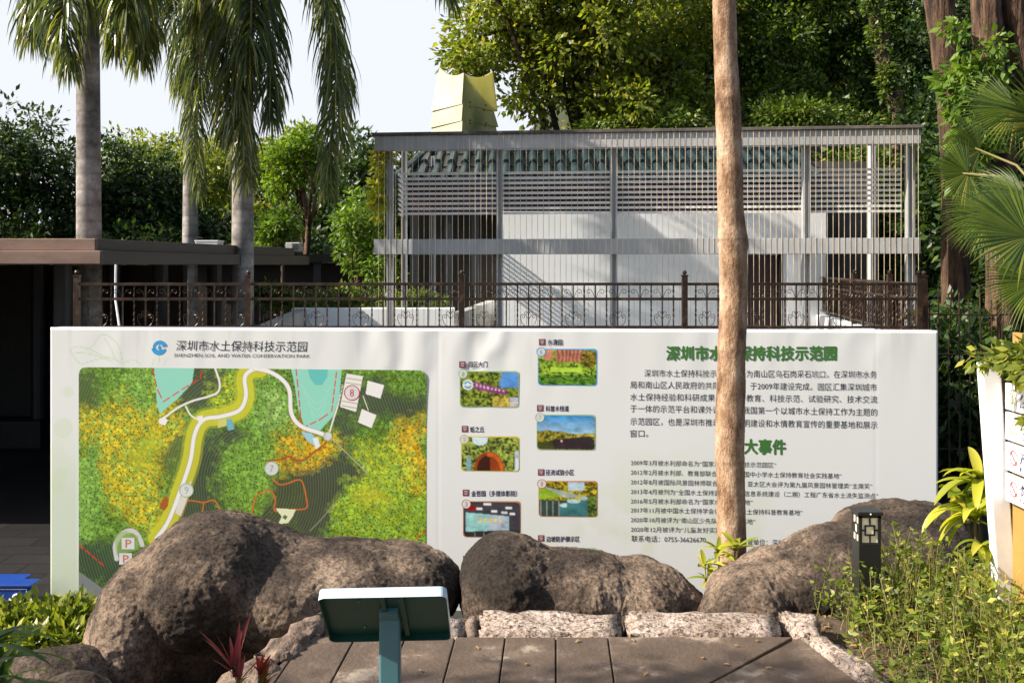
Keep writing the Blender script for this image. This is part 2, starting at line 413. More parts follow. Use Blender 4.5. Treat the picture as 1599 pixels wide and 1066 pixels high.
# kerb stones, each a rough-hewn block of its own
def stone(name, corners, z0, z1, m, seed, amp=.012, cut=7):
    bm = bmesh.new()
    vs = [bm.verts.new((p[0], p[1], z)) for z in (z0, z1) for p in corners]
    for f in ((3,2,1,0), (4,5,6,7), (0,1,5,4), (1,2,6,5), (2,3,7,6), (3,0,4,7)): bm.faces.new([vs[i] for i in f])
    bmesh.ops.bevel(bm, geom=list(bm.edges), offset=.018, segments=2, affect='EDGES')
    for _ in range(2 if cut > 4 else 1):
        es = [e for e in bm.edges if e.calc_length() > .03]
        bmesh.ops.subdivide_edges(bm, edges=es, cuts=2, use_grid_fill=True)
    bmesh.ops.triangulate(bm, faces=[f for f in bm.faces if len(f.verts) > 4])
    off = Vector((seed*3.1, seed*1.7, seed*.9))
    bm.normal_update()
    for v in bm.verts:
        n = mnoise.fractal(v.co*16+off, .7, 2.0, 4)*amp*1.6 + mnoise.noise(v.co*4+off)*amp*1.3
        v.co += v.normal*n
    me = bpy.data.meshes.new(name); bm.to_mesh(me); bm.free()
    return link(name, me, m, smooth=True)
def kx(px, y): return (px-HX)/F*y
front = [(505, 722, 'pale granite kerb stone behind the slanted lectern plate', 'granite', .012),
         (724, 747, 'small brown weathered kerb stone wedged between two pale ones', 'brown_stone', .02),
         (750, 970, 'pale pink granite kerb stone in front of the middle boulder', 'granite', .0),
         (978, 1216, 'pale granite kerb stone just right of the open gap in the front row', 'granite', .004)]
KG = 'granite kerb stones round the paved path'
for i, (a, b, lab, mm, dz) in enumerate(front):
    o = stone('kerb_stone', [(kx(a,4.3),4.302), (kx(b,4.3),4.302), (kx(b,4.6),4.59), (kx(a,4.6),4.6)], -.25, .012-dz, M[mm], i+1)
    tag(o, lab, 'kerb stone', KG)
p = [plan(1270,962), plan(1218,962), plan(1250,992), plan(1345,1066), plan(1400,1066)]
o = stone('kerb_stone', [(1.245,4.30), (1.34,4.27), (1.40,4.56), (1.235,4.60)], -.25, .016, M['granite'], 9)
tag(o, 'short granite corner kerb stone where the front row meets the right side', 'kerb stone', KG)
o = stone('kerb_stone', [(1.335,3.78), (1.49,3.80), (1.352,4.262), (1.25,4.285)], -.25, .02, M['granite'], 10)
tag(o, 'long slanting granite kerb stone along the right edge beside dry grass', 'kerb stone', KG)
o = stone('kerb_stone', [(1.70,2.4), (1.86,2.4), (1.495,3.77), (1.34,3.75)], -.25, .018, M['granite'], 15)
tag(o, 'granite kerb stone at the right edge of the path nearest the camera', 'kerb stone', KG)
o = stone('kerb_stone', [(-1.06,4.05), (-.90,4.02), (-.83,4.30), (-.86,4.58)], -.9, .03, M['brown_stone'], 11, .02)
tag(o, 'rough brown stone slab at the left corner of the path', 'kerb stone', KG)
o = stone('kerb_stone', [(-1.30,3.55), (-.98,3.50), (-.90,4.01), (-1.06,4.06)], -.9, .0, M['brown_stone'], 12, .022)
tag(o, 'flat rough brown stone edging the path behind the red-leaved plants', 'kerb stone', KG)
o = stone('kerb_stone', [(-1.62,3.0), (-1.02,2.9), (-1.0,3.48), (-1.31,3.55)], -.9, -.03, M['brown_stone'], 13, .022)
tag(o, 'broad rough brown edging stone lowest on the left of the path', 'kerb stone', KG)

# ------------------------------------------------------------------ boulders
def boulder(name, ells, seed, voxel=.03, amp=.06):
    bm = bmesh.new()
    for (c, r) in ells:
        g = bmesh.ops.create_icosphere(bm, subdivisions=4, radius=1.0)
        for v in g['verts']:
            v.co = Vector((c[0]+v.co.x*r[0], c[1]+v.co.y*r[1], c[2]+v.co.z*r[2]))
    me = bpy.data.meshes.new('tmp'); bm.to_mesh(me); bm.free()
    o = bpy.data.objects.new('tmp', me); COL.objects.link(o)
    md = o.modifiers.new('r', 'REMESH'); md.mode = 'VOXEL'; md.voxel_size = voxel
    sm = o.modifiers.new('s', 'SMOOTH'); sm.factor = .6; sm.iterations = 14
    sb = o.modifiers.new('d', 'SUBSURF'); sb.levels = 2; sb.render_levels = 2
    dg = bpy.context.evaluated_depsgraph_get()
    m2 = bpy.data.meshes.new_from_object(o.evaluated_get(dg)); bpy.data.objects.remove(o)
    n = len(m2.vertices); co = np.empty(n*3, np.float32); m2.vertices.foreach_get('co', co)
    no = np.empty(n*3, np.float32); m2.vertices.foreach_get('normal', no)
    co = co.reshape(-1,3); no = no.reshape(-1,3); off = Vector((seed*7.3, seed*2.9, 1.1))
    d = np.empty(n, np.float32)
    for i in range(n):
        v = Vector(co[i])
        d[i] = (mnoise.noise(v*1.9+off)*.65 + mnoise.ridged_multi_fractal(v*2.2+off, 1, 2, 3, 1, 2)*.22 - max(0, .35-abs(mnoise.noise(v*1.3-off)))*.25
                + mnoise.fractal(v*7+off, .8, 2, 4)*.16 + mnoise.fractal(v*26+off, .7, 2, 4)*.085)
    co += no*(d*amp)[:, None]
    m2.vertices.foreach_set('co', co.ravel()); m2.update(); m2.name = name
    m2.materials.clear()
    return link(name, m2, M['rock'], smooth=True)
BG = 'brown granite boulders in front of the board'
def E(px, py, Y, rx, ry, rz):                    # centre seen at (px,py) on the photo at distance Y, radii in photo pixels at that distance
    s = Y/F; return (tuple(W(px, py, Y)), (rx*s, ry*s, rz*s))
o = boulder('boulder', [E(298,985,5.6,150,160,150), E(335,900,5.4,112,150,98), E(215,1030,5.2,68,130,150), E(400,900,5.5,100,130,74), E(480,912,5.5,110,130,64),
                        E(530,912,5.55,130,140,62), E(625,918,5.6,96,125,64), E(430,1010,5.95,170,130,120), E(600,985,5.95,110,90,70), E(270,1090,5.5,118,130,130), E(450,925,5.45,120,140,72)], 1)
tag(o, 'largest brown boulder with a domed left end, in front of the illustrated map', 'boulder', BG)
o = boulder('boulder', [E(800,912,5.55,80,120,72), E(765,925,5.5,46,90,60), E(880,925,5.6,110,120,66), E(985,935,5.65,100,110,54), E(1050,950,5.7,58,90,36)], 2)
tag(o, 'low middle boulder behind the front row of granite kerb stones', 'boulder', BG)
o = boulder('boulder', [E(1165,945,5.35,62,110,62), E(1220,930,5.5,95,110,72), E(1310,910,5.55,105,120,82), E(1400,875,5.7,105,130,88), E(1455,880,5.75,75,110,92), E(1130,962,5.3,34,60,36)], 3)
tag(o, 'two-humped boulder standing behind the black lantern bollard', 'boulder', BG)
o = boulder('boulder', [E(70,1115,4.7,100,70,104), E(120,1100,4.8,60,60,94)], 4, .03, .03)
tag(o, 'low dark rock under the hedge at the lower left', 'boulder', 'small rocks at the lower left')
o = boulder('boulder', [E(120,1165,4.35,80,60,122), E(30,1160,4.3,60,60,104)], 5, .03, .03)
tag(o, 'small flat pinkish rock at the bottom edge left of the largest boulder', 'boulder', 'small rocks at the lower left')
# ------------------------------------------------------------------ the exhibition board
XL, YL, XR, YR = (77-HX)/F*8.25, 8.25, (1466-HX)/F*7.8, 7.8
bd = Vector((XR-XL, YR-YL, 0)); BL = bd.length; bd.normalize()
bn = Vector((bd.y, -bd.x, 0))                       # points to the viewer
def bp(px, py, off=0.0):                            # a point of the photograph on the board's face
    dx, dz = (px-HX)/F, -(py-HY)/F
    Y = (bn.x*XL + bn.y*YL + off)/(bn.x*dx + bn.y)
    return Vector((dx*Y, Y, EYE+dz*Y))
zT, zB = bp(77, 511).z, LOW
ZT2 = bp(1466, 516).z
board = thing('exhibition_board', 'big white printed board with a green illustrated map, photos and Chinese text', 'display board', (0, 8.0, LOW))
def bpos(u, z, off): return Vector((XL, YL, 0)) + bd*u + bn*off + Vector((0,0,z))
M['board_print'] = paint_mat('board_print', .5, .25)
M['board_side'] = plain('board_side', (.30,.29,.34), .6)
M['paper'] = plain('paper_white', (.66,.68,.70), .5)
# carcass behind the stretched sheet
mb = MB()
c = [bpos(0,0,-.014), bpos(BL,0,-.014), bpos(BL,0,-.19), bpos(0,0,-.19)]
mb.prism([(p.x,p.y) for p in c], LOW, [zT-.004, ZT2-.004, ZT2-.004, zT-.004]); mb.build('frame_box', M['board_side'], board, bevel=.01)

def print_grid(name, corner_fn, img, parent, off_fn=None, mask=None, mat=None):
    H, Wd = img.shape[:2]
    V = corner_fn(Wd, H)
    ii = np.arange((H-1)*Wd).reshape(H-1, Wd)[:, :-1].ravel()
    Fc = np.stack([ii, ii+Wd, ii+Wd+1, ii+1], 1)
    if mask is not None:
        k = mask.ravel(); Fc = Fc[k[Fc].all(1)]
    o = np_mesh(name, V.reshape(-1,3), Fc, mat or M['board_print'], parent, smooth=True)
    at = o.data.color_attributes.new('print', 'FLOAT_COLOR', 'POINT')
    c4 = np.ones((H*Wd, 4), np.float32); c4[:, :3] = img.reshape(-1,3)
    at.data.foreach_set('color', c4.ravel())
    return o
def ink(rgb): return np.minimum(srgb(np.asarray(rgb, float))*.89, .8)

# the white sheet with faint green watermarks, folded at the top where it is stretched
Wd, H = 640, 200
U, Zf = np.meshgrid(np.linspace(0, BL, Wd), np.linspace(0, 1, H))
TOP = zT + (ZT2-zT)*U/BL
Zz = TOP + (zB+.01-TOP)*Zf
PX = 77+1389*U/BL; PY = 513+440*Zf
img = np.empty((H, Wd, 3)); img[:] = ink((232,236,236))
g = vnoise(PX, PY, 21, 4, 1/90.); k = sstep(.52, .66, g)*(sstep(560, 160, PX) + .7*sstep(760,1000,PX)*sstep(1330,1100,PX))*sstep(640, 820, PY)
img = img*(1-k[...,None]*.75) + ink((214,226,196))*k[...,None]*.75
k = sstep(130,118,PX)*sstep(650,800,PY)
img = img*(1-k[...,None]*.8) + ink((205,220,196))*k[...,None]*.8
def stroke(img, PX, PY, pts, w, col, a=1.0):
    d = np.full(PX.shape, 1e9)
    for (x0,y0),(x1,y1) in zip(pts[:-1], pts[1:]):
        vx, vy = x1-x0, y1-y0; t = np.clip(((PX-x0)*vx+(PY-y0)*vy)/(vx*vx+vy*vy+1e-9), 0, 1)
        d = np.minimum(d, np.hypot(PX-x0-t*vx, PY-y0-t*vy))
    k = (np.clip(w/2+.5-d, 0, 1)*a)[...,None]
    img[:] = img*(1-k) + ink(col)*k
def inpoly(PX, PY, poly):
    r = np.zeros(PX.shape, bool); n = len(poly)
    for i in range(n):
        x0,y0 = poly[i]; x1,y1 = poly[(i+1)%n]
        c = ((y0 > PY) != (y1 > PY)) & (PX < (x1-x0)*(PY-y0)/(y1-y0+1e-9)+x0); r ^= c
    return r
def smooth_pts(pts, n=6):
    out = []; P = [pts[0]]+list(pts)+[pts[-1]]
    for i in range(1, len(P)-2):
        for j in range(n):
            t = j/n; a,b,c,d = (np.array(P[i+q], float) for q in (-1,0,1,2))
            out.append(tuple(.5*((2*b)+(-a+c)*t+(2*a-5*b+4*c-d)*t*t+(-a+3*b-3*c+d)*t**3)))
    out.append(tuple(pts[-1])); return out
lf = (196,222,190)
for pts in ([(198,570),(175,560),(150,565),(130,570),(118,560),(112,548),(125,543),(140,546),(150,540),(158,528),(168,524),(182,532),(192,545),(198,570)],
            [(118,552),(150,556),(180,566)], [(140,546),(160,555),(172,562)], [(168,530),(178,545),(184,560)], [(196,572),(205,566),(218,565),(228,572)],
            [(246,571),(250,562)], [(256,571),(258,558)], [(264,571),(270,561)]):
    stroke(img, PX, PY, smooth_pts(pts), 1.6, lf, .85)
for cx, cy, r in ((100,672,17), (96,745,12), (108,615,10)):
    k = (np.clip((r-np.hypot(PX-cx, PY-cy))/2, 0, 1)*.4)[...,None]; img = img*(1-k)+ink((206,224,190))*k
fold = sstep(700, 517, PY)**1.6 * (.25 + sstep(540,620,PX)*sstep(900,740,PX)*1.2 + .35*sstep(1180,1300,PX))
dep = fold*(.5+.5*np.sin(PX/9.5+4*vnoise(PX,PY,5,2,1/70.)+ (PY-515)*.02))*.011*vnoise(PX, PY*.3, 6, 2, 1/40.) + .0008*vnoise(PX, PY, 7, 3, 1/160.) + .0008*(np.exp(-((PX-1373)/1.6)**2)+np.exp(-((PX-704)/1.6)**2))
dep *= np.minimum(1, 10*np.minimum(U/BL, 1-U/BL)+.1)
stain = vnoise(PX*1.0, PY*.12, 77, 4, 1/14.); img *= (1-.10*sstep(.55,.8,stain)*sstep(620,513,PY)-.14*sstep(880,953,PY)*vnoise(PX,PY,78,4,1/30.))[...,None]
OFF = -.0003 - dep
edge = np.zeros((H,Wd), bool); edge[0]=edge[-1]=True; edge[:,0]=edge[:,-1]=True
P = np.array([XL,YL,0])+U[...,None]*np.array(bd)+OFF[...,None]*np.array(bn); P[...,2] = Zz
ring = P.copy()
def pad(a, e0, e1):
    return a
# wrap the outermost ring of vertices back round the frame
P[edge] -= np.array(bn)*.02
print_grid('printed_sheet', lambda w,h: P, img, board)

# --- the illustrated map
X0, X1, Y0 = 123.0, 666.0, 573.0
MW, MH = 680, 470
S_, T_ = np.meshgrid(np.linspace(0,1,MW), np.linspace(0,1,MH))
MX = X0+(X1-X0)*S_; MY = (573+5*S_) + (370+27*S_)*T_
rng = np.random.RandomState(4)
def worley(X, Y, cell, seed):
    r = np.random.RandomState(seed); J = r.rand(128,128,2); C = r.rand(128,128)
    xi = np.floor(X/cell).astype(int); yi = np.floor(Y/cell).astype(int)
    d1 = np.full(X.shape, 9.); d2 = d1.copy(); id_ = np.zeros(X.shape)
    for a in (-1,0,1):
        for b in (-1,0,1):
            q = J[(xi+a)%128,(yi+b)%128]; cx = xi+a+q[...,0]; cy = yi+b+q[...,1]
            d = np.hypot(X/cell-cx, Y/cell-cy); c = C[(xi+a)%128,(yi+b)%128]
            n = d < d1; d2 = np.where(n, d1, np.minimum(d2, d)); id_ = np.where(n, c, id_); d1 = np.where(n, d, d1)
    return d1, d2, id_
d1,d2,idc = worley(MX, MY, 6.2, 2); e1,e2,ide = worley(MX, MY, 4.6, 9)
wx = MX + 22*(vnoise(MX,MY,30,4,1/35.)-.5)*2 + (idc-.5)*16; wy = MY + 22*(vnoise(MX,MY,31,4,1/35.)-.5)*2 + (((idc*7.3)%1)-.5)*16
im = np.empty((MH,MW,3)); im[:] = ink((92,112,42))
dist = np.hypot(wx-395, (wy-760)*.8); rings = .5+.5*np.sin(np.hypot(MX-395,(MY-760)*.8)*1.5+9*vnoise(MX,MY,33,3,1/60.))
base2 = vnoise(MX,MY,34,4,1/45.)
im = im*(.6+.9*base2[...,None])
JIT = [(0,0),(1.6,.3),(-1.2,.9),(.4,-1.7),(-.6,-1.0),(.9,1.6)]
def region(poly, col, mode, a=1.0):
    k = sum(inpoly(wx+ox*7, wy+oy*7, poly).astype(float) for ox, oy in JIT)/len(JIT)*a
    c = np.empty((MH,MW,3)); c[:] = ink(col)
    if mode == 'trees':
        f = (.72+.55*((idc*3.7)%1))*np.clip(1.2-.5*d1, .5, 1.2)*(.75+.5*base2); f = np.where((e1 < .26)&(ide>.35), f*.30, f); f = np.where(d2-d1 < .07, f*.7, f)
        h = ((idc*5.9)%1 > .62)[...,None]; c = np.where(h, c*.45+ink(G2)*.55, c); c = c*f[...,None]
    elif mode == 'dark':
        c = c*(.75+.6*base2[...,None]) + (sstep(.80,.99,rings)*.07)[...,None]*np.array([.8,.9,.75])
    else: c = c*(.85+.3*base2[...,None])
    im[:] = im*(1-k[...,None]) + c*k[...,None]
G1, G2, YE, LI, OR, DK = (100,138,46), (126,172,74), (192,180,46), (170,188,52), (208,172,42), (62,76,50)
region([(100,550),(700,550),(700,1010),(100,1010)], G1, 'trees')
region([(300,574),(345,574),(352,620),(300,640),(262,640),(280,610)], DK, 'dark')
region([(120,574),(160,574),(160,640),(140,700),(118,700)], (70,92,44), 'dark')
region([(310,690),(360,660),(400,690),(405,740),(350,800),(300,830),(262,830),(290,760)], DK, 'dark')
region([(240,640),(300,660),(290,720),(262,760),(250,690)], (86,100,48), 'dark')
region([(575,600),(666,620),(666,650),(610,655),(570,650),(545,700),(515,690),(530,640)], DK, 'dark')
region([(470,715),(600,705),(575,760),(520,830),(470,850),(455,790)], (62,70,50), 'dark')
region([(400,740),(470,730),(470,850),(380,870),(380,800)], (66,76,46), 'dark')
region([(118,830),(180,850),(260,900),(250,960),(118,900)], (50,72,44), 'dark')
region([(165,640),(215,590),(285,640),(280,690),(250,720),(262,790),(240,835),(170,780),(150,740),(118,760),(118,640)], YE, 'trees')
region([(118,700),(150,700),(160,830),(118,850)], G2, 'trees')
region([(190,580),(240,580),(250,640),(200,640)], G2, 'trees')
region([(215,690),(250,680),(240,740),(200,735)], LI, 'flat', .55)
region([(395,590),(440,600),(460,660),(455,690),(400,690),(380,650)], G2, 'trees')
region([(410,620),(445,620),(440,660),(410,660)], (168,200,120), 'trees', .7)
region([(430,690),(455,668),(520,672),(545,700),(500,725),(445,735),(425,715)], OR, 'trees')
region([(345,700),(400,690),(430,720),(420,800),(360,840),(345,790)], (120,160,60), 'trees')
region([(600,700),(625,650),(668,655),(668,780),(630,770)], OR, 'trees')
region([(560,690),(620,690),(650,740),(600,790),(560,760)], LI, 'trees')
region([(520,780),(560,740),(625,750),(668,760),(668,850),(540,860)], (150,180,50), 'trees')
region([(560,765),(600,755),(610,790),(570,800)], YE, 'flat', .5)
region([(345,590),(385,590),(372,640),(330,650),(330,625)], LI, 'trees')
def road(pts, w, col, a=1.0): stroke(im, MX, MY, smooth_pts(pts), w, col, a)
main = [(406,576),(392,578),(382,590),(384,618),(374,640),(345,650),(318,655),(304,678),(297,720),(280,770),(262,815),(244,840)]
road(main, 26, (206,204,48), .75); road(main, 34, (190,194,60), .3)
def shape(poly, col, a=1.0):
    k = (inpoly(MX, MY, poly)*a)[...,None]; im[:] = im*(1-k)+ink(col)*k
TEAL, TEAL2 = (140,206,188), (98,186,180)
shape([(240,570),(304,570),(300,598),(278,622),(262,635),(250,646),(245,632),(243,600)], TEAL)
shape([(453,570),(534,570),(530,620),(520,650),(496,676),(478,672),(466,640),(460,600)], TEAL)
for r in range(4): stroke(im, MX, MY, smooth_pts([(470+r*5,600+r*14),(495,630+r*10),(518-r*4,600+r*14)]), .8, (175,224,206), .6)
shape([(479,570),(513,570),(511,588),(503,601),(492,601),(484,590)], TEAL2)
def dashes(pts, col=(206,38,34)):
    for (x0,y0),(x1,y1) in zip(pts[:-1],pts[1:]):
        n = max(1, int(math.hypot(x1-x0,y1-y0)/13))
        for i in range(n):
            a, b = i/n, (i+.68)/n; stroke(im, MX, MY, [(x0+(x1-x0)*a,y0+(y1-y0)*a),(x0+(x1-x0)*b,y0+(y1-y0)*b)], 1.8, col)
dashes([(238,577),(246,608),(255,627),(284,608),(313,590),(316,574)])
dashes([(462,574),(466,610),(471,668),(498,656),(518,642),(526,577)])
dashes([(123,850),(165,885)]); dashes([(668,826),(636,852)])
road(main, 7.5, (120,120,110), .8); road(main, 6, (238,238,234))
r2 = [(398,575),(420,580),(440,592),(452,610),(455,645),(470,665),(500,676),(512,681)]
road(r2, 7.5, (120,120,110), .8); road(r2, 6, (238,238,234))
road([(336,575),(343,598),(340,612),(325,619),(300,626),(275,638),(252,656)], 3, (228,228,220)); road([(290,634),(298,648),(312,656)], 2.4, (228,228,220))
road([(514,676),(522,650),(530,625),(536,600)], 2.4, (228,228,220)); road([(520,686),(575,740)], 1.2, (190,190,170), .8)
shape([(248,654),(256,650),(262,656),(258,664),(249,662)], (236,236,230)); shape([(308,650),(316,648),(318,656),(310,659)], (230,230,224))
shape([(353,655),(362,653),(366,670),(356,672)], (110,170,190)); shape([(340,656),(353,653),(354,664),(340,668)], (196,200,110))
shape([(541,583),(567,587),(556,643),(531,635)], (222,222,216))
for y in (0, 18, 36): stroke(im, MX, MY, [(541-3*y/18.,590+y),(566-4*y/18.,594+y)], 1.0, (120,120,116)); stroke(im, MX, MY, [(540-3*y/18.,597+y),(564-4*y/18.,601+y)], 1.0, (120,120,116))
for i in range(8): stroke(im, MX, MY, [(540-i*1.3,585+i*6.5),(538-i*1.3,589+i*6.5)], 2.0, (90,90,88))
shape([(574,594),(600,601),(594,622),(571,615)], (232,230,224)); shape([(565,638),(588,648),(580,668),(559,659)], (232,230,224))
road([(567,618),(575,640)], 1.2, (225,225,215))
shape([(470,674),(486,676),(498,690),(494,697),(480,688)], (150,196,214)); shape([(488,684),(496,682),(500,696),(494,702)], (216,226,226))
road([(418,719),(445,716),(446,712),(455,713),(456,717),(474,718),(490,706),(508,692),(508,685)], 3.2, (160,84,32))
road([(425,747),(436,756),(450,754),(464,749),(472,752),(478,776),(478,793),(455,795)], 2.2, (196,104,44)); road([(393,804),(399,776),(413,767),(423,766),(430,780),(428,795),(438,800)], 2.2, (196,104,44))
road([(285,803),(292,782),(318,784),(335,781),(346,803)], 2.0, (196,104,44)); road([(318,784),(315,806)], 2.0, (196,104,44))
road([(484,828),(500,812),(526,782)], 1.6, (150,146,126), .8)
shape([(256,775),(264,778),(262,790),(257,797),(248,793)], (160,88,36)); shape([(278,782),(292,760),(299,748),(296,770),(282,806),(274,800)], (206,208,196))
shape([(430,793),(462,795),(457,806),(450,816),(434,818),(440,806)], (216,220,184)); shape([(444,803),(449,806),(446,811),(441,808)], (90,110,60))
road([(182,872),(180,850),(192,832),(206,828),(216,836),(222,850)], 7, (196,198,196)); shape([(178,835),(196,828),(216,836),(216,858),(182,866)], (140,170,96), .6)
shape([(118,888),(170,925),(210,950),(118,950)], (118,124,126)); stroke(im, MX, MY, smooth_pts([(123,914),(134,920),(136,940)]), 1.5, (160,164,164))
im = np.clip(im*1.18, 0, .8)
rad = 10.0
qx_ = np.maximum(np.abs(MX-(X0+X1)/2)-((X1-X0)/2-rad), 0); qy_ = np.maximum((578+rad)-MY-1.0, 0); qy_ = np.maximum((573+5*S_+rad)-MY, 0)
mask = np.hypot(qx_, qy_) <= rad
def on_board(A, B, off):
    dx = (A-HX)/F; dz = -(B-HY)/F
    Y = (bn.x*XL+bn.y*YL+off)/(bn.x*dx+bn.y)
    return np.stack([dx*Y, Y, EYE+dz*Y], -1)
mp = print_grid('map_picture', lambda w,h: on_board(MX, MY, .0003), im, board, mask=mask)

# --- lettering: flat glyph meshes on the sheet
def text_mesh(body, bold=0.0, shear=0.0):
    c = bpy.data.curves.new('txt', 'FONT'); c.body = body; c.offset = bold; c.shear = shear; c.resolution_u = 2
    o = bpy.data.objects.new('txt', c); COL.objects.link(o)
    dg = bpy.context.evaluated_depsgraph_get(); me = bpy.data.meshes.new_from_object(o.evaluated_get(dg))
    bpy.data.objects.remove(o)
    co = np.empty(len(me.vertices)*3); me.vertices.foreach_get('co', co); co = co.reshape(-1,3)
    fs = [tuple(p.vertices) for p in me.polygons]; bpy.data.meshes.remove(me)
    return co, fs
def letter(mb, body, x0, x1, y0, y1, ytop, off=.0006, bold=0.0, place=None, shear=0.0, full=True):
    """glyphs between photo columns x0..x1; cap top `ytop` px above the baseline, which runs from y0 to y1"""
    if bold:
        e = (x1-x0)/len(body)*bold*2.2
        for k, (dx, dy) in enumerate(((-e,0),(e,0),(0,-e),(0,e))): letter(mb, body, x0+dx, x1+dx, y0+dy, y1+dy, ytop, off-.00004*k, 0.0, place, shear, full)
        return
    co, fs = text_mesh(body, 0, shear)
    a, b = co[:,0].min(), co[:,0].max(); h = .84 if full else .70
    s = (co[:,0]-a)/(b-a); A = x0+(x1-x0)*s; B = y0+(y1-y0)*s - (co[:,1]+(.06 if full else 0))/h*ytop
    P = place(A, B) if place else on_board(A, B, off)
    mb.add([tuple(p) for p in P], fs)
M['ink_dark'] = plain('ink_dark', (.035,.033,.04), .6); M['ink_green'] = plain('ink_green', (.045,.17,.03), .6)
M['ink_navy'] = plain('ink_navy', (.03,.025,.07), .6); M['ink_logo'] = plain('ink_logo_blue', (.03,.33,.68), .5)
M['ink_red'] = plain('ink_red', (.6,.03,.03), .5); M['ink_mauve'] = plain('ink_mauve', (.19,.04,.06), .6)
M['ink_pale_green'] = plain('ink_pale_green', (.33,.5,.27), .6); M['ink_orange'] = plain('ink_orange', (.5,.19,.06), .6)
mb = MB()
letter(mb, '深圳市水土保持科技示范园', 275, 480, 547, 549, 15, shear=.08); letter(mb, 'SHENZHEN SOIL AND WATER CONSERVATION PARK', 272, 484, 557, 558.5, 5.2, full=False)
mb.build('park_name_lettering', M['ink_dark'], board)
mb = MB(); letter(mb, '深圳市水土保持科技示范园', 1041, 1306, 562, 562, 20, bold=.022); mb.build('green_heading_lettering', M['ink_green'], board)
mb = MB(); letter(mb, '园区大事件', 1119, 1227, 707, 709, 21, bold=.022)
mb.build('green_heading_lettering', M['ink_green'], board)
mb = MB()
for t, x0, x1, y0, y1 in (('深圳市水土保持科技示范园前身为南山区乌石岗采石坑口，在深圳市水务', 1006, 1369, 588, 590),
        ('局和南山区人民政府的共同支持下，于2009年建设完成。园区汇集深圳城市', 984, 1369, 606, 610), ('水土保持经验和科研成果，集科普教育、科技示范、试验研究、技术交流', 984, 1370, 625, 629),
        ('于一体的示范平台和课外课堂，是我国第一个以城市水土保持工作为主题的', 984, 1370, 643, 649), ('示范园区，也是深圳市推动生态文明建设和水情教育宣传的重要基地和展示', 984, 1370, 663, 669), ('窗口。', 984, 1012, 682, 682)):
    letter(mb, t, x0, x1, y0, y1, 10.5)
for t, x1, y0, y1 in (('2009年3月被水利部命名为“国家水土保持科技示范园区”', 1212, 726, 730), ('2012年2月被水利部、教育部联合命名为“全国中小学水土保持教育社会实践基地”', 1314, 741, 747),
        ('2012年8月被国际风景园林师联合会（IFLA）亚太区大会评为第九届风景园林管理类“主席奖”', 1362, 756, 763), ('2013年4月被列为“全国水土保持监测网络和信息系统建设（二期）工程广东省水土流失监测点”', 1371, 771, 778),
        ('2016年5月被水利部命名为“国家水情教育基地”', 1175, 786, 788), ('2017年11月被中国水土保持学会评为“全国水土保持科普教育基地”', 1253, 800, 804),
        ('2020年10月被评为“南山区少先队校外实践基地”', 1179, 815, 818), ('2020年12月被评为“儿童友好实践基地”', 1150, 830, 832)):
    letter(mb, t, 985, x1, y0, y1, 7.8)
letter(mb, '联系电话：0755-36626670', 986, 1102, 845, 847, 9); letter(mb, '主管单位：深圳市水务局', 1157, 1262, 850, 853, 9)
mb.build('body_lettering', M['ink_dark'], board)
# logo: two interlocking blue commas round a drop
mb = MB(); cx, cy = 249.0, 543.0
def disc(cx, cy, r, n=28, a0=0, a1=2*math.pi): return [(cx+r*math.cos(a0+(a1-a0)*i/n), cy+r*math.sin(a0+(a1-a0)*i/n)) for i in range(n+(a1-a0<6.28))]
def flat(mb, poly, off):
    P = on_board(np.array([p[0] for p in poly]), np.array([p[1] for p in poly]), off); mb.add([tuple(p) for p in P], [tuple(range(len(poly)))[::-1]])
def arcband(mb, cx, cy, r0, r1, a0, a1, off, n=16, t0=1.0, t1=1.0):
    for i in range(n):
        q = []
        for j, rr in ((i,0),(i+1,0),(i+1,1),(i,1)):
            f = j/n; a = a0+(a1-a0)*f; mid = (r0+r1)/2; hw = (r1-r0)/2*(t0+(t1-t0)*f); q.append((cx+(mid+(hw if rr else -hw))*math.cos(a), cy+(mid+(hw if rr else -hw))*math.sin(a)))
        flat(mb, q, off)
arcband(mb, cx, cy, 5.5, 12, math.radians(165), math.radians(350), .0006, 18, .5, 1.15); arcband(mb, cx, cy, 5.5, 12, math.radians(8), math.radians(175), .0006, 18, .4, 1.2)
flat(mb, [(249,537),(252,543),(249,547),(246,543)], .0008); flat(mb, [(238.5,546.5),(244,545),(249,547),(254,545),(259.5,546.5),(256,551),(242,551)], .0008)
mb.build('round_logo', M['ink_logo'], board)

# numbered discs on the map
discs = [(424,731,11,'7','ink_pale_green'), (291,765,11,'9','ink_pale_green'), (549.5,613,12,'8','ink_red'), (512,681,7,'','ink_pale_green')]
for cx, cy, r, t, im_ in discs:
    mb = MB(); flat(mb, disc(cx, cy, r), .0008); d = mb.build('number_disc', M['paper'], mp)
    mb = MB(); arcband(mb, cx, cy, r-1.0, r+.3, 0, 2*math.pi, .0012, 28)
    if t: letter(mb, t, cx-3.2, cx+3.2, cy+5.5, cy+5.5, 11, .0012, full=False)
    mb.build('number', M[im_], mp)
for x, y, t in ((200,848,'P'), (196,872,'P')):
    mb = MB(); flat(mb, [(x-10,y-9),(x+10,y-9),(x+10,y+9),(x-10,y+9)], .0008); mb.build('parking_mark', M['paper'], mp)
    mb = MB(); letter(mb, t, x-4, x+5, y+6, y+6, 12, .0012, bold=.012, full=False); mb.build('parking_letter', M['ink_orange'], mp)

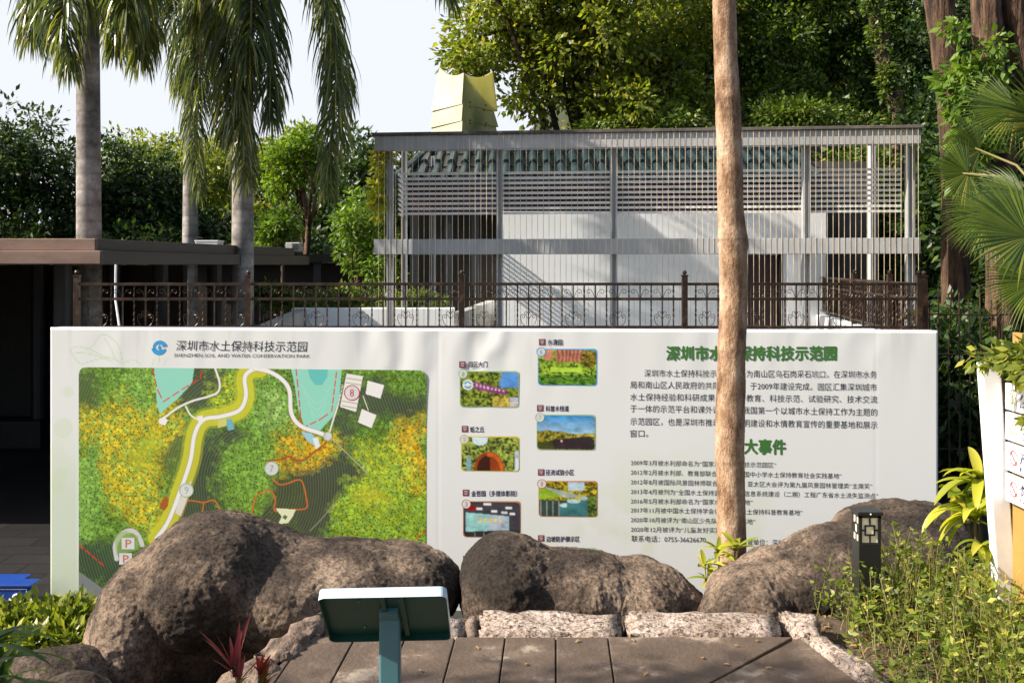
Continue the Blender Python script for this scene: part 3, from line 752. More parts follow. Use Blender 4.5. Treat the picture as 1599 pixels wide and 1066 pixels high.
# --- the small pictures
def canvas(w=96, h=60):
    return np.meshgrid(np.linspace(0,1,w), np.linspace(0,1,h))
def foliage_img(x, y, seed, dark, light, sc=14):
    n = vnoise(x, y, seed, 4, sc); d,_,i = worley(x*300, y*190, 9, seed); f = sstep(.3,.75,n*.6+i*.45)
    return ink(dark)+(ink(light)-ink(dark))*f[...,None]
def put(im, k, col):
    k = np.asarray(k, float)[...,None]; c = ink(col) if np.ndim(col) == 1 else col
    im[:] = im*(1-k)+c*k
def pic_gate(x,y):
    im = foliage_img(x,y,41,(34,48,26),(150,170,50)); put(im, sstep(.72,.8,x+.12*vnoise(x,y,3,3,6))*(y<.45), (90,150,220)); put(im, (x>.82)&(y>.72), (170,176,190)); put(im, (x>.84)&(y>.86), (206,196,190))
    put(im, inpoly(x,y,[(.24,.28),(.8,.52),(.8,.66),(.24,.5)]), (150,60,130)); put(im, inpoly(x,y,[(.26,.33),(.76,.53),(.76,.58),(.26,.43)])&(np.sin(x*95)>0), (226,200,224)); put(im, np.hypot((x-.13)*1.65,y-.38)<.15, (232,240,242)); d=np.hypot((x-.13)*1.65,y-.38); put(im,(d<.11)&(d>.06)&(np.abs(y-.38)>.02), (70,160,200)); put(im,(x>.55)&(y>.7)&(x<.86), foliage_img(x,y,44,(120,110,30),(220,200,90))); return im
def pic_cave(x,y):
    im = foliage_img(x,y,45,(26,34,20),(170,190,80)); put(im, (np.hypot((x-.32)/.14,(y-.05)/.2)<1), (206,226,240)); d = np.hypot((x-.48)/.27,(y-.98)/.55); put(im, d<1, (150,66,20)); put(im, (d<.8)&(x<.5), (60,28,16)); put(im,(d<.95)&(d>.72)&(x>.45),(206,104,34)); put(im,(x>.93)&(y>.4),(200,214,226)); put(im,(x>.08)&(x<.16)&(y>.6),(130,170,180)); return im
def pic_cinema(x,y):
    im = np.empty(x.shape+(3,)); im[:] = ink((66,66,74)); put(im, y>.78, (46,48,50)); put(im, inpoly(x,y,[(.04,.3),(.8,.4),(.8,.8),(.04,.86)]), (150,206,206)); put(im, inpoly(x,y,[(.45,.36),(.78,.42),(.78,.78),(.45,.82)]), (176,190,206))
    put(im, inpoly(x,y,[(.22,.45),(.7,.48),(.7,.58),(.22,.58)])&(np.sin(x*70)>-.2), (226,206,140))
    for a,b in ((.42,.06),(.8,.16),(.28,.2),(.54,.26),(.72,.3),(.86,.33)): put(im, (np.abs(x-a)<.07*(1-b))&(np.abs(y-b)<.035), (250,250,246))
    for a in (.2,.36,.5): put(im, (np.abs(x-a)<.006)&(y>.88), (150,150,150))
    put(im,(np.hypot((x-.14),(y-.18))<.08),(150,20,30)); return im
def pic_pond(x,y):
    im = foliage_img(x,y,47,(40,70,20),(170,206,60)); put(im, (y<.34)&(x>.3)&(x<.78), (196,130,100)); put(im, (y<.3)&(x>.08)&(x<.26), (200,140,110)); put(im,(y<.34)&(x>.3)&(x<.78)&(np.sin(x*90+6*vnoise(x,y,2,2,5))>.4),(130,80,66)); put(im,(np.hypot((x-.88)/.14,(y-.25)/.25)<1),foliage_img(x,y,49,(60,60,16),(170,150,50))); put(im,(y>.72),foliage_img(x,y*3,48,(16,40,12),(110,170,50))); put(im,(y>.5)&(y<.64)&(x>.2)&(x<.75),(176,214,70)); return im
def pic_walk(x,y):
    im = np.empty(x.shape+(3,)); im[:] = ink((52,146,210)); im = im*(1-y[...,None]*1.2).clip(.0)+ink((190,220,236))*np.minimum(1,y*1.2)[...,None]; h = .32+.18*vnoise(x,y*0,51,3,5)+.12*(1-np.abs(x-.6)); put(im, y>h, foliage_img(x,y,52,(60,66,18),(190,176,60))); put(im, (y>.36)&(y<.46)&(x>.52)&(x<.72), (120,180,216)); put(im, inpoly(x,y,[(.24,.72),(.9,.6),(1,.72),(1,1),(.28,1)]), (56,44,48)); put(im, inpoly(x,y,[(0,.8),(.26,.74),(.3,1),(0,1)]), (70,76,30)); put(im, np.hypot((x-.42)*1.65,y-.75)<.03, (240,220,210)); return im
def pic_tanks(x,y):
    im = foliage_img(x,y,54,(50,60,20),(210,190,40)); put(im,(y<.25)&(x>.5)&(x<.78),(196,220,236)); put(im, inpoly(x,y,[(0,.14),(.45,.42),(0,.52)]), (150,190,50)); put(im, inpoly(x,y,[(.06,.14),(.2,.18),(.8,.42),(.45,.47)]), (176,190,176)); put(im, y>.53, (56,70,66)); put(im,(y>.55)&(np.sin(x*60)>.7)&(x<.35),(130,150,140)); put(im,(x>.82)&(y>.4),foliage_img(x,y,55,(36,60,24),(120,150,60)))
    for cx,w,t in ((.46,.11,.68),(.6,.12,.56),(.78,.06,.47)): put(im,(np.abs(x-cx)<w)&(y>t),(64,120,126)); put(im,np.hypot((x-cx)/w,(y-t)/.06)<1,(176,206,206))
    return im
pics = [('园区大门', 732, 761, 573, 719, 809, 580, 634, '1', pic_gate, 'ink_pale_green', (722,569)), ('蚯之丘', 734, 756, 674.5, 721, 810, 682, 734, '2', pic_cave, 'ink_yellow', (726,669.5)),
        ('金哲园（多媒体影院）', 736, 807, 774.5, 724, 812, 783, 837, '3', pic_cinema, 'ink_orange', (727.5,769)), ('水清园', 855, 878, 538.5, 841, 931, 545.5, 600, '6', pic_pond, 'ink_logo', (846.5,534)),
        ('科普木栈道', 852, 888, 642, 839, 929, 648, 701, '7', pic_walk, 'ink_pale_green', (843.5,637)), ('径流试验小区', 852, 896, 741.5, 842, 932, 751.5, 805, '8', pic_tanks, 'ink_orange', (845,737)), ('边坡防护展示区', 853, 905, 845.5, 842, 932, 856, 910, '9', pic_pond, 'ink_pale_green', (845,840)),
        ('水土保持长廊', 736, 790, 877, 724, 812, 885, 938, '4', pic_tanks, 'ink_orange', (728,872))]
M['ink_yellow'] = plain('ink_yellow', (.62,.5,.05), .6)
for t, x0, x1, yb, a, b, c, d, num, fn, border, (ix, iy) in pics:
    x, y = canvas(); im2 = fn(x, y)
    sh = vnoise(x, y, ord(num), 4, 7.)*.9+vnoise(x, y, ord(num)+3, 3, 28.)*.5+.32; im2 = np.clip(im2*sh[...,None], 0, .8)
    im2[1:-1,1:-1] = (im2[1:-1,1:-1]*2+im2[:-2,1:-1]+im2[2:,1:-1]+im2[1:-1,:-2]+im2[1:-1,2:])/6
    A = a+(b-a)*x; B = c+(d-c)*y+ x*1.2; r = 4.
    q = np.hypot(np.maximum(np.abs(A-(a+b)/2)-((b-a)/2-r),0), np.maximum(np.abs(y-.5)*(d-c)-((d-c)/2-r),0)) <= r
    pc = print_grid('photo_print', lambda w,h: on_board(A, B, .0006), im2, board, mask=q)
    mb = MB(); rr = 4.6; P = []
    for cx, cy, s0 in ((b-rr+1,c+rr-1,-90),(b-rr+1,d-rr+2,0),(a+rr-1,d-rr+1,90),(a+rr-1,c+rr-1,180)):
        P += [(cx+rr*math.cos(math.radians(s0+18*i)), cy+rr*math.sin(math.radians(s0+18*i))) for i in range(6)]
    flat(mb, P, .0003); mb.build('photo_border', M[border], pc)
    mb = MB(); flat(mb, disc(a+4, c+3.5, 7.2), .001); mb.build('number_disc', M['paper'], pc)
    mb = MB(); arcband(mb, a+4, c+3.5, 6.3, 7.3, 0, 2*math.pi, .0014, 24); letter(mb, num, a+2.2, a+6, c+7.5, c+7.5, 7.5, .0014, full=False); mb.build('number', M[border], pc)
    lab = MB(); ico = MB(); icow = MB(); letter(lab, t, x0, x1, yb, yb, 8.2, bold=.012)
    flat(ico, [(ix-5,iy-5),(ix+5,iy-5),(ix+5,iy+5),(ix-5,iy+5)], .0006)
    for k in range(3): flat(icow, [(ix-3+k*.4,iy-3+k*2.4),(ix+3-k*.4,iy-3+k*2.4),(ix+3-k*.4,iy-2.2+k*2.4),(ix-3+k*.4,iy-2.2+k*2.4)], .001)
    lab.build('caption_lettering', M['ink_navy'], board); ic = ico.build('caption_icon', M['ink_mauve'], board); icow.build('icon_mark', M['paper'], ic)
# ------------------------------------------------------------------ wrought-iron fence on its plinth wall
def spiral(c, r, a0, turns, sx, n=14, plane=None):
    out = []
    for i in range(n+1):
        t = i/n; a = a0 + turns*2*math.pi*t; rr = r*(1-.78*t)
        out.append((c[0]+sx*rr*math.cos(a), c[1]+rr*math.sin(a)))
    return out
def fence_run(name, label, post_pts, zt, drop, pitch, end_post=True, group=None, amount=1.0):
    """post_pts: plan points of the posts; zt: top rail height; panels of rails, twisted pickets and scrolls between them"""
    t = thing(name, label, 'iron fence', (post_pts[0][0], post_pts[0][1], zt-drop), group)
    for (x, y) in post_pts:
        mb = MB(); mb.box((x-.026,y-.026,zt-drop), (x+.026,y+.026,zt+.075)); mb.box((x-.032,y-.032,zt+.075), (x+.032,y+.032,zt+.088)); mb.ball((x,y,zt+.110), .023)
        mb.build('post', M['iron'], t)
    for (a, b) in zip(post_pts[:-1], post_pts[1:]):
        a, b = Vector((*a, 0)), Vector((*b, 0)); L_ = (b-a).length; d = (b-a)/L_
        def P(u, z): q = a + d*u; return (q.x, q.y, z)
        for z, h in ((zt, .027), (zt-.142, .026), (zt-drop+.06, .026)):
            mb = MB(); mb.beam(P(.03, z), P(L_-.03, z), .028, h); mb.build('rail', M['iron'], t)
        n = max(2, int(round(L_/pitch))); grill = MB(); scr = MB(); k = -1
        for i in range(1, n):
            u = L_*i/n; z0, z1 = zt-drop+.06, zt
            if i % 2:
                m_ = int((z1-z0)/.022); pts = [P(u, z0+(z1-z0)*j/m_) for j in range(m_+1)]
                rs = [.0065+.003*(j % 2) for j in range(m_+1)]
                grill.tube(pts, rs, 4, True, .6)
            else:
                grill.box((P(u,z0)[0]-.006, P(u,z0)[1]-.006, z0), (P(u,z0)[0]+.006, P(u,z0)[1]+.006, z1))
            if i % 2 == 0:                                     # C-scrolls in the top band
                for sx in (-1, 1):
                    s1 = spiral((sx*.062, .0), .030, 0, 1.05, -sx); s1 = [(p[0], p[1]) for p in s1]
                    arc = [(sx*.008, -.055), (sx*.018, -.02), (sx*.03, .002)]
                    scr.tube([P(u+p[0], zt-.075+p[1]) for p in arc + s1], .0028, 5)
                k += 1
                if k % 2 == 0:                                 # lower ornament: two arms curling up from the picket
                    for sx in (-1, 1):
                        arm = [(sx*.006, -.085), (sx*.03, -.075), (sx*.062, -.045), (sx*.075, -.005)]
                        cur = [(sx*.052+p[0], .02+p[1]) for p in spiral((0,0), .026, -.6, 1.1, sx)]
                        scr.tube([P(u+p[0], zt-.33+p[1]) for p in arm + cur], .0032, 5)
                        cur2 = spiral((sx*.02, .055), .022, -1.2, 1.0, sx)
                        scr.tube([P(u+p[0], zt-.33+p[1]) for p in [(sx*.004,.0)] + cur2], .0028, 5)
        grill.add(scr.v, scr.f); grill.build('picket_grille', M['iron'], t)
    return t
FY = 9.5
px_posts = [120, 388, 721, 1069, 1435]
posts = [(WX(p, FY), FY) for p in px_posts]; FZT = WZ(443.5, FY)
far = (WX(1277, 15.6), 15.6); near = posts[-1]
fence_run('iron_fence', 'long brown wrought-iron fence with twisted pickets and scrolls above the printed board', posts, FZT, .47, .108)
ret = [(near[0]+(far[0]-near[0])*t+(.09 if t == 0 else 0), near[1]+(far[1]-near[1])*t+(.1 if t == 0 else 0)) for t in (0, .2, .52, 1.0)]
fence_run('iron_fence', 'sunlit brown iron fence side running back towards the grey frame at the right', ret, FZT-.005, .56, .108)
mb = MB(); mb.box((posts[0][0]-.1, FY-.09, LOW), (posts[-1][0]+.08, FY+.09, FZT-.475))
tag(mb.build('plinth_wall', M['white_wall'], bevel=.01), 'white plinth wall under the long iron fence', 'wall')
mb = MB(); w = .09
mb.prism([(ret[0][0]-w, ret[0][1]+.06), (ret[0][0]+w, ret[0][1]+.06), (far[0]+w, far[1]), (far[0]-w, far[1])], LOW, FZT-.57)
tag(mb.build('plinth_wall', M['white_wall'], bevel=.01), 'bright white low wall under the side run of the iron fence', 'wall')

# ------------------------------------------------------------------ steel frame screen with wires and louvre slats
PYL, PYR = 14.4, 13.6
def pY(px, ): # distance of the screen plane along the photo column
    xa, ya, xb, yb = WX(585,PYL), PYL, WX(1432,PYR), PYR
    k = (px-HX)/F; m = (yb-ya)/(xb-xa)
    return (ya - m*xa)/(1-m*k)
def pp(px, py, back=0.0):
    Y = pY(px); v = W(px, py, Y); v.y += back; return v
sc_t = thing('screen_frame', 'grey steel pergola frame strung with vertical wires and pale louvre slats', 'steel screen', tuple(pp(1000, 415))[:2]+(LOW,))
zTop, zTopB = pp(1000,208).z, pp(1000,232).z
zMid, zMidB = pp(1000,373).z, pp(1000,397).z
def sbeam(x0, x1, z0, z1, back0, back1, nm, m):
    a, b = pp(x0,415), pp(x1,415); mb = MB()
    mb.prism([(a.x,a.y+back0),(b.x,b.y+back0),(b.x,b.y+back1),(a.x,a.y+back1)], z0, z1); return mb.build(nm, m, sc_t, bevel=.006)
sbeam(587,1431,zTopB,zTop-.012,-.16,.02,'top_beam',M['steel'])
sbeam(583,1434,zTop-.01,zTop+.035,-.2,.12,'roof_cap',M['concrete_dark'])
sbeam(586,1430,zMidB,zMid,-.16,.0,'middle_beam',M['steel'])
def spost(px, w, back, z1, h=.12, m='steel'):
    p = pp(px, 415); mb = MB(); s = w/2*p.y/F
    mb.box((p.x-s, p.y+back, LOW), (p.x-s*.55, p.y+back+h, z1)); mb.box((p.x+s*.55, p.y+back, LOW), (p.x+s, p.y+back+h, z1)); mb.box((p.x-s*.55, p.y+back+h*.35, LOW), (p.x+s*.55, p.y+back+h*.65, z1))
    mb.build('post', M[m], sc_t)
for px, w in ((608,10),(780,10),(959,10),(1261,11),(1425,11)): spost(px, w, .03, zTopB)
for px, w, b in ((622,9,.75),(655,7,2.4),(1405,9,1.0)): spost(px, w, b, zTop-.02)
for px in ():                                    # tie beams running back over the posts
    p = pp(px, 415); mb = MB(); mb.box((p.x-.05,p.y+.02,zTopB+.02),(p.x+.05,p.y+2.9,zTop-.02)); mb.build('tie_beam', M['steel'], sc_t)
mb = MB(); px = 594.0; r_ = random.Random(3)
while px < 1430:
    p = pp(px, 415); mb.tube([(p.x, p.y-.19, LOW), (p.x+r_.uniform(-.004,.004), p.y-.19, (zMid+LOW)/2), (p.x, p.y-.185, zTop)], .0038, 5, False); px += 8.75*(14.0/p.y)**0
mb.build('wire_screen', M['wire'], sc_t)
sl = MB()
for i, y in enumerate(range(9)):
    py = 266.5 + 8.05*i; z = pp(1000, py).z
    for a, b in ((626,776),(785,955),(964,1256),(1266,1415)):
        A, B = pp(a,415), pp(b,415); sl.beam((A.x,A.y+.17,z),(B.x,B.y+.17,z), .03, .034)
    A = pp(622,415); sl.beam((A.x-.02,A.y+.2,z),(A.x-.02,A.y+.8,z), .02, .034)
sl.build('louvre_slats', M['slat'], sc_t)

# ------------------------------------------------------------------ white house with green tiled roof, behind the screen
BY = 15.25
house = thing('white_house', 'white house with dark green tiled roof behind the grey wire screen', 'house', (WX(1030,BY), BY, LOW))
x0, x1 = WX(785,BY), WX(1290,BY); zw = WZ(330,BY); d0, d1 = WX(1165,BY), WX(1221,BY); zd = WZ(396,BY)
mb = MB(); mb.box((x0,BY,LOW),(d0,BY+.2,zw)); mb.box((d0,BY+.003,zd),(d1,BY+.2,zw-.002)); mb.box((d1,BY,LOW),(x1,BY+.2,zw))
mb.box((x0+.003,BY+.2,LOW),(x0+.2,BY+4,zw-.01)); mb.box((x1-.2,BY+.2,LOW),(x1-.003,BY+4,zw-.01)); mb.box((x0,BY+3.8,LOW),(x1,BY+4.002,zw-.01)); mb.build('wall', M['white_wall'], house)
mb = MB(); mb.box((d0+.02,BY+.12,LOW),(d1-.02,BY+.16,zd-.02)); dr = mb.build('door', M['maroon'], house)
mb = MB(); mb.box((d0-.01,BY-.012,LOW),(d0+.03,BY+.1,zd)); mb.box((d1-.03,BY-.012,LOW),(d1+.01,BY+.1,zd)); mb.box((d0-.01,BY-.014,zd),(d1+.01,BY+.1,zd+.04)); mb.build('door_frame', M['dark_wood'], dr)
xe0 = WX(640,16.5); zr = WZ(282,16.5)
mb = MB(); mb.box((xe0,16.6,WZ(331,16.6)),(x1-.05,16.75,zr)); mb.build('eave_band', M['maroon'], house)
for x in (xe0+.05, WX(700,16.6), WX(742,16.6)): 
    mb = MB(); mb.box((x-.06,16.6,LOW),(x+.06,16.72,WZ(330,16.6))); mb.build('porch_post', M['blue_grey'], house)
mb = MB(); mb.box((xe0-.1,19,LOW),(x0,19.15,zr)); mb.box((xe0-.2,16.75,zr-.08),(x0,19,zr-.02)); mb.build('porch_back', M['dark_wood'], house)
# barrel tiles: rows of half-round tiles stepping down the slope, pans between them
EY, EZ = 16.0, WZ(284,16.0); RY, RZ = 18.2, WZ(224,18.2)
sl_ = (RZ-EZ)/(RY-EY); XR_ = WX(1287,EY); XLe = WX(620,EY); hip_w = WX(690,RY)-WX(622,EY)
tl = MB(); pan = MB(); pit = 22.3*EY/F; n = int((XR_-XLe)/pit)
rows = 3
for i in range(n+1):
    x = XR_ - .06 - i*pit
    s_max = min(1.0, max(0.05, (x-XLe)/max(.01, hip_w)))
    for k in range(rows):
        t0, t1 = k/rows, (k+1)/rows+.02
        if t0 >= s_max: break
        t1 = min(t1, s_max)
        def pt(t, lift): return Vector((x, EY+(RY-EY)*t, EZ+(RZ-EZ)*t+lift))
        A, B = pt(t0, .075), pt(t1, .03); m_ = 7; vs = []
        for q, r in ((A,.078),(B,.066)):
            for j in range(m_+1):
                a = math.pi*j/m_; vs.append(q+Vector((math.cos(a)*r,0,math.sin(a)*r)))
        for j in range(m_+1): vs.append(A+Vector((math.cos(math.pi*j/m_)*.06, .004, math.sin(math.pi*j/m_)*.058-.01)))
        fs = [(j, j+1, m_+2+j, m_+1+j) for j in range(m_)] + [(2*m_+2+j, 2*m_+3+j, j+1, j) for j in range(m_)]
        tl.add(vs, fs)
        a0, a1 = x-pit, x; 
        pan.add([(a0,pt(t0,.03).y,pt(t0,.03).z),(a1,pt(t0,.03).y,pt(t0,.03).z),(a1,pt(t1,.008).y,pt(t1,.008).z),(a0,pt(t1,.008).y,pt(t1,.008).z),
                 (a0,pt(t0,0).y+.003,pt(t0,-.01).z),(a1,pt(t0,0).y+.003,pt(t0,-.01).z)], [(0,1,2,3),(4,5,1,0)])
rf = pan.build('roof', M['teal_tile'], house); tl.build('barrel_tiles', M['teal_tile'], rf, smooth=False)
mb = MB(); pts = [Vector((XLe+(hip_w)*t, EY+(RY-EY)*t, EZ+(RZ-EZ)*t+.08)) for t in np.linspace(-.03,1,9)]
mb.tube(pts, [.085-.02*(i%2) for i in range(9)], 8); mb.tube([(XLe+hip_w,RY,RZ+.08),(XR_,RY,RZ+.08)], .09, 8); mb.build('ridge_cap', M['teal_tile'], rf)
mb = MB(); mb.add([(XLe,EY,EZ-.04),(XR_,EY,EZ-.04),(XR_,RY,RZ-.06),(XLe+hip_w,RY,RZ-.06),(XLe,EY+3.5,EZ-.04),(XR_,RY+2.4,EZ-.04)], [(0,1,2,3),(0,3,4),(3,2,5,4)]); mb.build('roof_deck', M['maroon'], rf)
mb = MB(); mb.box((XLe+.02,EY+.03,EZ-.12),(XR_-.02,EY+.07,EZ-.03)); mb.build('gutter_board', M['maroon'], rf)
# stained concrete wall at the right of the house
mb = MB(); mb.box((x1+.02,17.3,LOW),(WX(1372,17.3),17.5,WZ(252,17.3)))
tag(mb.build('concrete_wall', M['concrete_dark']), 'dark rain-stained concrete wall to the right of the white house', 'wall')

# ------------------------------------------------------------------ low white walls in front of the house
mb = MB(); mb.box((WX(455,15),15,LOW),(WX(709,15),15.25,WZ(481,15))); o = mb.build('planter_wall', M['white_wall'], bevel=.01)
tag(o, 'low white planter wall with greenery on top behind the iron fence', 'wall')
a, b = W(709,487,14.85), W(780,462,16.45); mb = MB(); mb.prism([(a.x,a.y),(a.x+.14,a.y-.0),(b.x+.14,b.y),(b.x,b.y)], LOW, [a.z,a.z,b.z,b.z]); o = mb.build('ramp_parapet', M['wall_grey'])
tag(o, 'sloping light grey ramp parapet beside the house porch', 'wall')
a, b = W(395,511,12.2), W(462,483,14.95); mb = MB(); mb.prism([(a.x,a.y),(a.x+.16,a.y),(b.x+.16,b.y),(b.x,b.y)], LOW, [a.z,a.z,b.z,b.z]); o = mb.build('garden_wall', M['wall_grey'])
tag(o, 'short grey garden wall running back to the left end of the planter', 'wall')

# ------------------------------------------------------------------ flared panel tower behind the roof
TY = 19.0
tw = thing('panel_tower', 'tall flared tower clad in pale green and cream panels above the roof', 'tower', (WX(724,TY), TY+.6, LOW))
cc = np.array([WX(726,TY), TY+.62])
def corner(px, Y): return np.array([WX(px,Y), Y])
tiers = [ # (top: left px, ridge px, right px, heights) -> (bottom ...)
    ((686,724,770),(107,114,112.5),(673,721,777),(174,162.5,174)),
    ((677,722.5,771),(171,162,173),(671,720.5,778.5),(200,188.5,198.5)),
    ((675,722,774),(197,188,197),(668,720.5,781),(228,217,226)),
    ((673,722,776),(225,216,224),(666,720.5,783),(262,248,258))]
for ti, (tp, th, bt, bh) in enumerate(tiers):
    def ring(pxs, pys):
        l = W(pxs[0], pys[0], TY+.55); r = W(pxs[1], pys[1], TY-.0); g = W(pxs[2], pys[2], TY+.62)
        bk = Vector((l.x+g.x-r.x, l.y+g.y-r.y, (l.z+g.z)/2)); return l, r, g, bk
    Ta, Ba = ring(tp, th), ring(bt, bh)
    for fi, (i, j, m, nm) in enumerate(((0,1,'tower_pale','cladding_panel'),(1,2,'tower_green','cladding_panel'),(2,3,'tower_green','cladding_panel'),(3,0,'tower_pale','cladding_panel'))):
        mb = MB(); n_ = 6; vs = []
        for q in (Ta, Ba):
            for s in range(n_+1):
                f = s/n_; v = q[i].lerp(q[j], f)
                if q is Ta and ti == 0: v = v - Vector((0,0,.12*math.sin(math.pi*f)*.8))
                vs.append(v)
        inn = (Ta[0]+Ta[2])/2
        vs2 = [v + (Vector((inn.x,inn.y,v.z))-v).normalized()*.03 for v in vs]
        N = 2*(n_+1); fs = [(s, s+n_+1, s+n_+2, s+1) for s in range(n_)] + [(N+s+1, N+s+n_+2, N+s+n_+1, N+s) for s in range(n_)]
        fs += [(s, s+1, N+s+1, N+s) for s in range(n_)] + [(n_+1+s+1, n_+1+s, N+n_+1+s, N+n_+2+s) for s in range(n_)] + [(0,N,N+n_+1,n_+1),(n_,2*n_+1,N+2*n_+1,N+n_)]
        mb.add(vs+vs2, fs); pn = mb.build(nm, M[m], tw)
        if fi == 1:
            bt_ = MB(); nrm = (Ta[j]-Ta[i]).cross(Ba[i]-Ta[i]).normalized(); 
            if nrm.y > 0: nrm = -nrm
            for fx in (.22, .66):
                for fy in (.1, .9):
                    c = Ta[i].lerp(Ta[j],fx).lerp(Ba[i].lerp(Ba[j],fx),fy)+nrm*.006; bt_.ball(c, .017, 6)
            bt_.build('bolts', M['black_metal'], pn)
mb = MB(); mb.box((cc[0]-.55,TY+.15,LOW),(cc[0]+.55,TY+1.1,WZ(262,TY)+.1)); mb.build('tower_core', M['concrete_dark'], tw)

# ------------------------------------------------------------------ flat-roofed pavilion on the left
CY, DY = 10.0, 16.2
pav = thing('pavilion', 'dark open pavilion with a stepped brown flat roof slab at the left', 'pavilion', (WX(0,CY), CY+2, LOW))
def slab(nm, pxc, yt, yb, pxf, Yf, m, ext=-11):
    x = WX(pxc, CY); zt_, zb_ = WZ(yt, CY), WZ(yb, CY); mb = MB()
    mb.prism([(ext, CY+(.0 if nm == 'roof_slab' else .12)), (x, CY+(.0 if nm == 'roof_slab' else .12)), (WX(pxf,Yf), Yf), (ext, Yf)], zb_, zt_); return mb.build(nm, m, pav, bevel=.008)
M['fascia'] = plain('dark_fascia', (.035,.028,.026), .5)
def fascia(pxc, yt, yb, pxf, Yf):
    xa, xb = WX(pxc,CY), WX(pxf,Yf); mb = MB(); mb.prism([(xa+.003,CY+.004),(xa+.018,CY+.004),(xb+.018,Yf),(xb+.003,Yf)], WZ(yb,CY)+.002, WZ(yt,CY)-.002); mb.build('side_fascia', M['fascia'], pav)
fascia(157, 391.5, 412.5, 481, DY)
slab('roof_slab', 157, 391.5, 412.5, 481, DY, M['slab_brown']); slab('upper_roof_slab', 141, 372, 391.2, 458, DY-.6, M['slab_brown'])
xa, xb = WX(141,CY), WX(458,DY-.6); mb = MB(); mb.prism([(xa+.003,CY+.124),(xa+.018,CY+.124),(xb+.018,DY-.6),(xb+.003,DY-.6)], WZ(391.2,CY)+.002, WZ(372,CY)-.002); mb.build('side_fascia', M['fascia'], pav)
for px, Y, r in ((98,12.2,.11),(250,14.2,.11),(335,15.4,.11),(60,15.5,.11),(178,15.5,.11)):
    mb = MB(); p = W(px,415,Y); mb.tube([(p.x,Y,LOW+.03),(p.x,Y,WZ(412.6,CY))], r, 14); mb.build('column', M['blue_grey'], pav, smooth=False)
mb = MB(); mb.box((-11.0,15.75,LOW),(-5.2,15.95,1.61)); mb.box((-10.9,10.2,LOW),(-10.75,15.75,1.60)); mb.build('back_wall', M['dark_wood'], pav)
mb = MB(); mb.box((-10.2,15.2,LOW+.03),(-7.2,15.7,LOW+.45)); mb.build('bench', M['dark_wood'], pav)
p0, p1 = W(181,413,9.96), W(188,520,9.75); mb = MB(); mb.tube([p0, (p0.x+.02,9.9,p0.z-.35), p1, (p1.x+.02,9.75,LOW+.2)], .011, 6)
tag(mb.build('hanging_cable', M['white_metal']), 'thin white cable hanging from the edge of the brown roof slab', 'cable')
# second low roof further back
r2_ = thing('flat_roof_building', 'low dark flat-roofed building behind the pavilion and the palms', 'building', (WX(520,19), 19, LOW))
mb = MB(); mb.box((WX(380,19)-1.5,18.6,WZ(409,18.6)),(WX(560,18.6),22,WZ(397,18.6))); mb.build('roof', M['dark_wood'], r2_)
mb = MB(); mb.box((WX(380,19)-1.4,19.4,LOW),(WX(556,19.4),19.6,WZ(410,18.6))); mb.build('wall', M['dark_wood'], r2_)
for px in (497, 553):
    mb = MB(); mb.box((WX(px,18.9)-.07,18.8,LOW),(WX(px,18.9)+.07,18.95,WZ(409.4,18.6))); mb.build('post', M['blue_grey'], r2_)
mb = MB(); mb.box((WX(506,19),18.9,WZ(396.8,18.6)),(WX(531,19),19.5,WZ(391,18.6))); mb.build('roof_hatch', M['concrete_dark'], r2_)
# things on the roofs
def aircon(px0, px1, y0, y1, Y, label):
    t = thing('air_conditioner', label, 'air conditioner', (WX((px0+px1)/2,Y),Y,WZ(y1,Y)))
    a, b = WX(px0,Y), WX(px1,Y); z0, z1 = WZ(y1,Y), WZ(y0,Y); mb = MB(); mb.box((a,Y,z0),(b,Y+.3,z1)); mb.build('casing', M['grey_unit'], t, bevel=.01)
    mb = MB()
    for i in range(6): mb.box((a+(b-a)*.45,Y-.012,z0+(z1-z0)*(.1+.14*i)),(b-.02,Y-.002,z0+(z1-z0)*(.17+.14*i)))
    mb.build('grille', M['black_metal'], t); 
    for f in (.1,.9):
        mb = MB(); x = a+(b-a)*f; mb.box((x-.02,Y+.02,z0-.06),(x+.02,Y+.28,z0)); mb.build('foot', M['black_metal'], t)
aircon(446,468,378.5,393,17.6,'small grey air conditioner unit on the far end of the roof')
t = thing('roof_box', 'pale blue box lying on the roof beside the middle palm trunk', 'box', (WX(326,14.8),14.8,WZ(379,14.8)))
mb = MB(); mb.box((WX(308,14.8),14.7,WZ(383,14.8)),(WX(343,14.8),15.0,WZ(377,14.8))); mb.build('body', M['pale_blue'], t, bevel=.01)
mb = MB(); mb.box((WX(307,14.8),14.69,WZ(377,14.8)),(WX(344,14.8),15.01,WZ(375.5,14.8))); mb.build('lid', M['white_metal'], t, bevel=.006)

# ------------------------------------------------------------------ wire mesh fence in the dark at the right
t = thing('mesh_fence', 'tall thin wire fence in deep shade to the right of the board', 'wire fence', (WX(1490,10.4),10.4,LOW))
mb = MB(); r_ = random.Random(8)
for i in range(12):
    px = 1447+i*17; mb.tube([W(px+r_.uniform(-5,5), 452+r_.uniform(-8,20), 10.4), W(px, 560, 10.4), tuple(W(px+r_.uniform(-3,6), 415, 10.4))[:2]+(LOW,)], .0085, 5)
for py in (490, 552, 700):
    mb.tube([W(1440,py,10.4), W(1540,py+2,10.4), W(1660,py-3,10.4)], .009, 5)
mb.build('wire_grid', M['iron'], t)
mb = MB()
for px in (1449, 1560, 1655): p = W(px,415,10.45); mb2 = MB(); mb2.tube([(p.x,p.y,LOW),(p.x,p.y,WZ(470,10.4))], .025, 8); mb2.build('post', M['iron'], t)

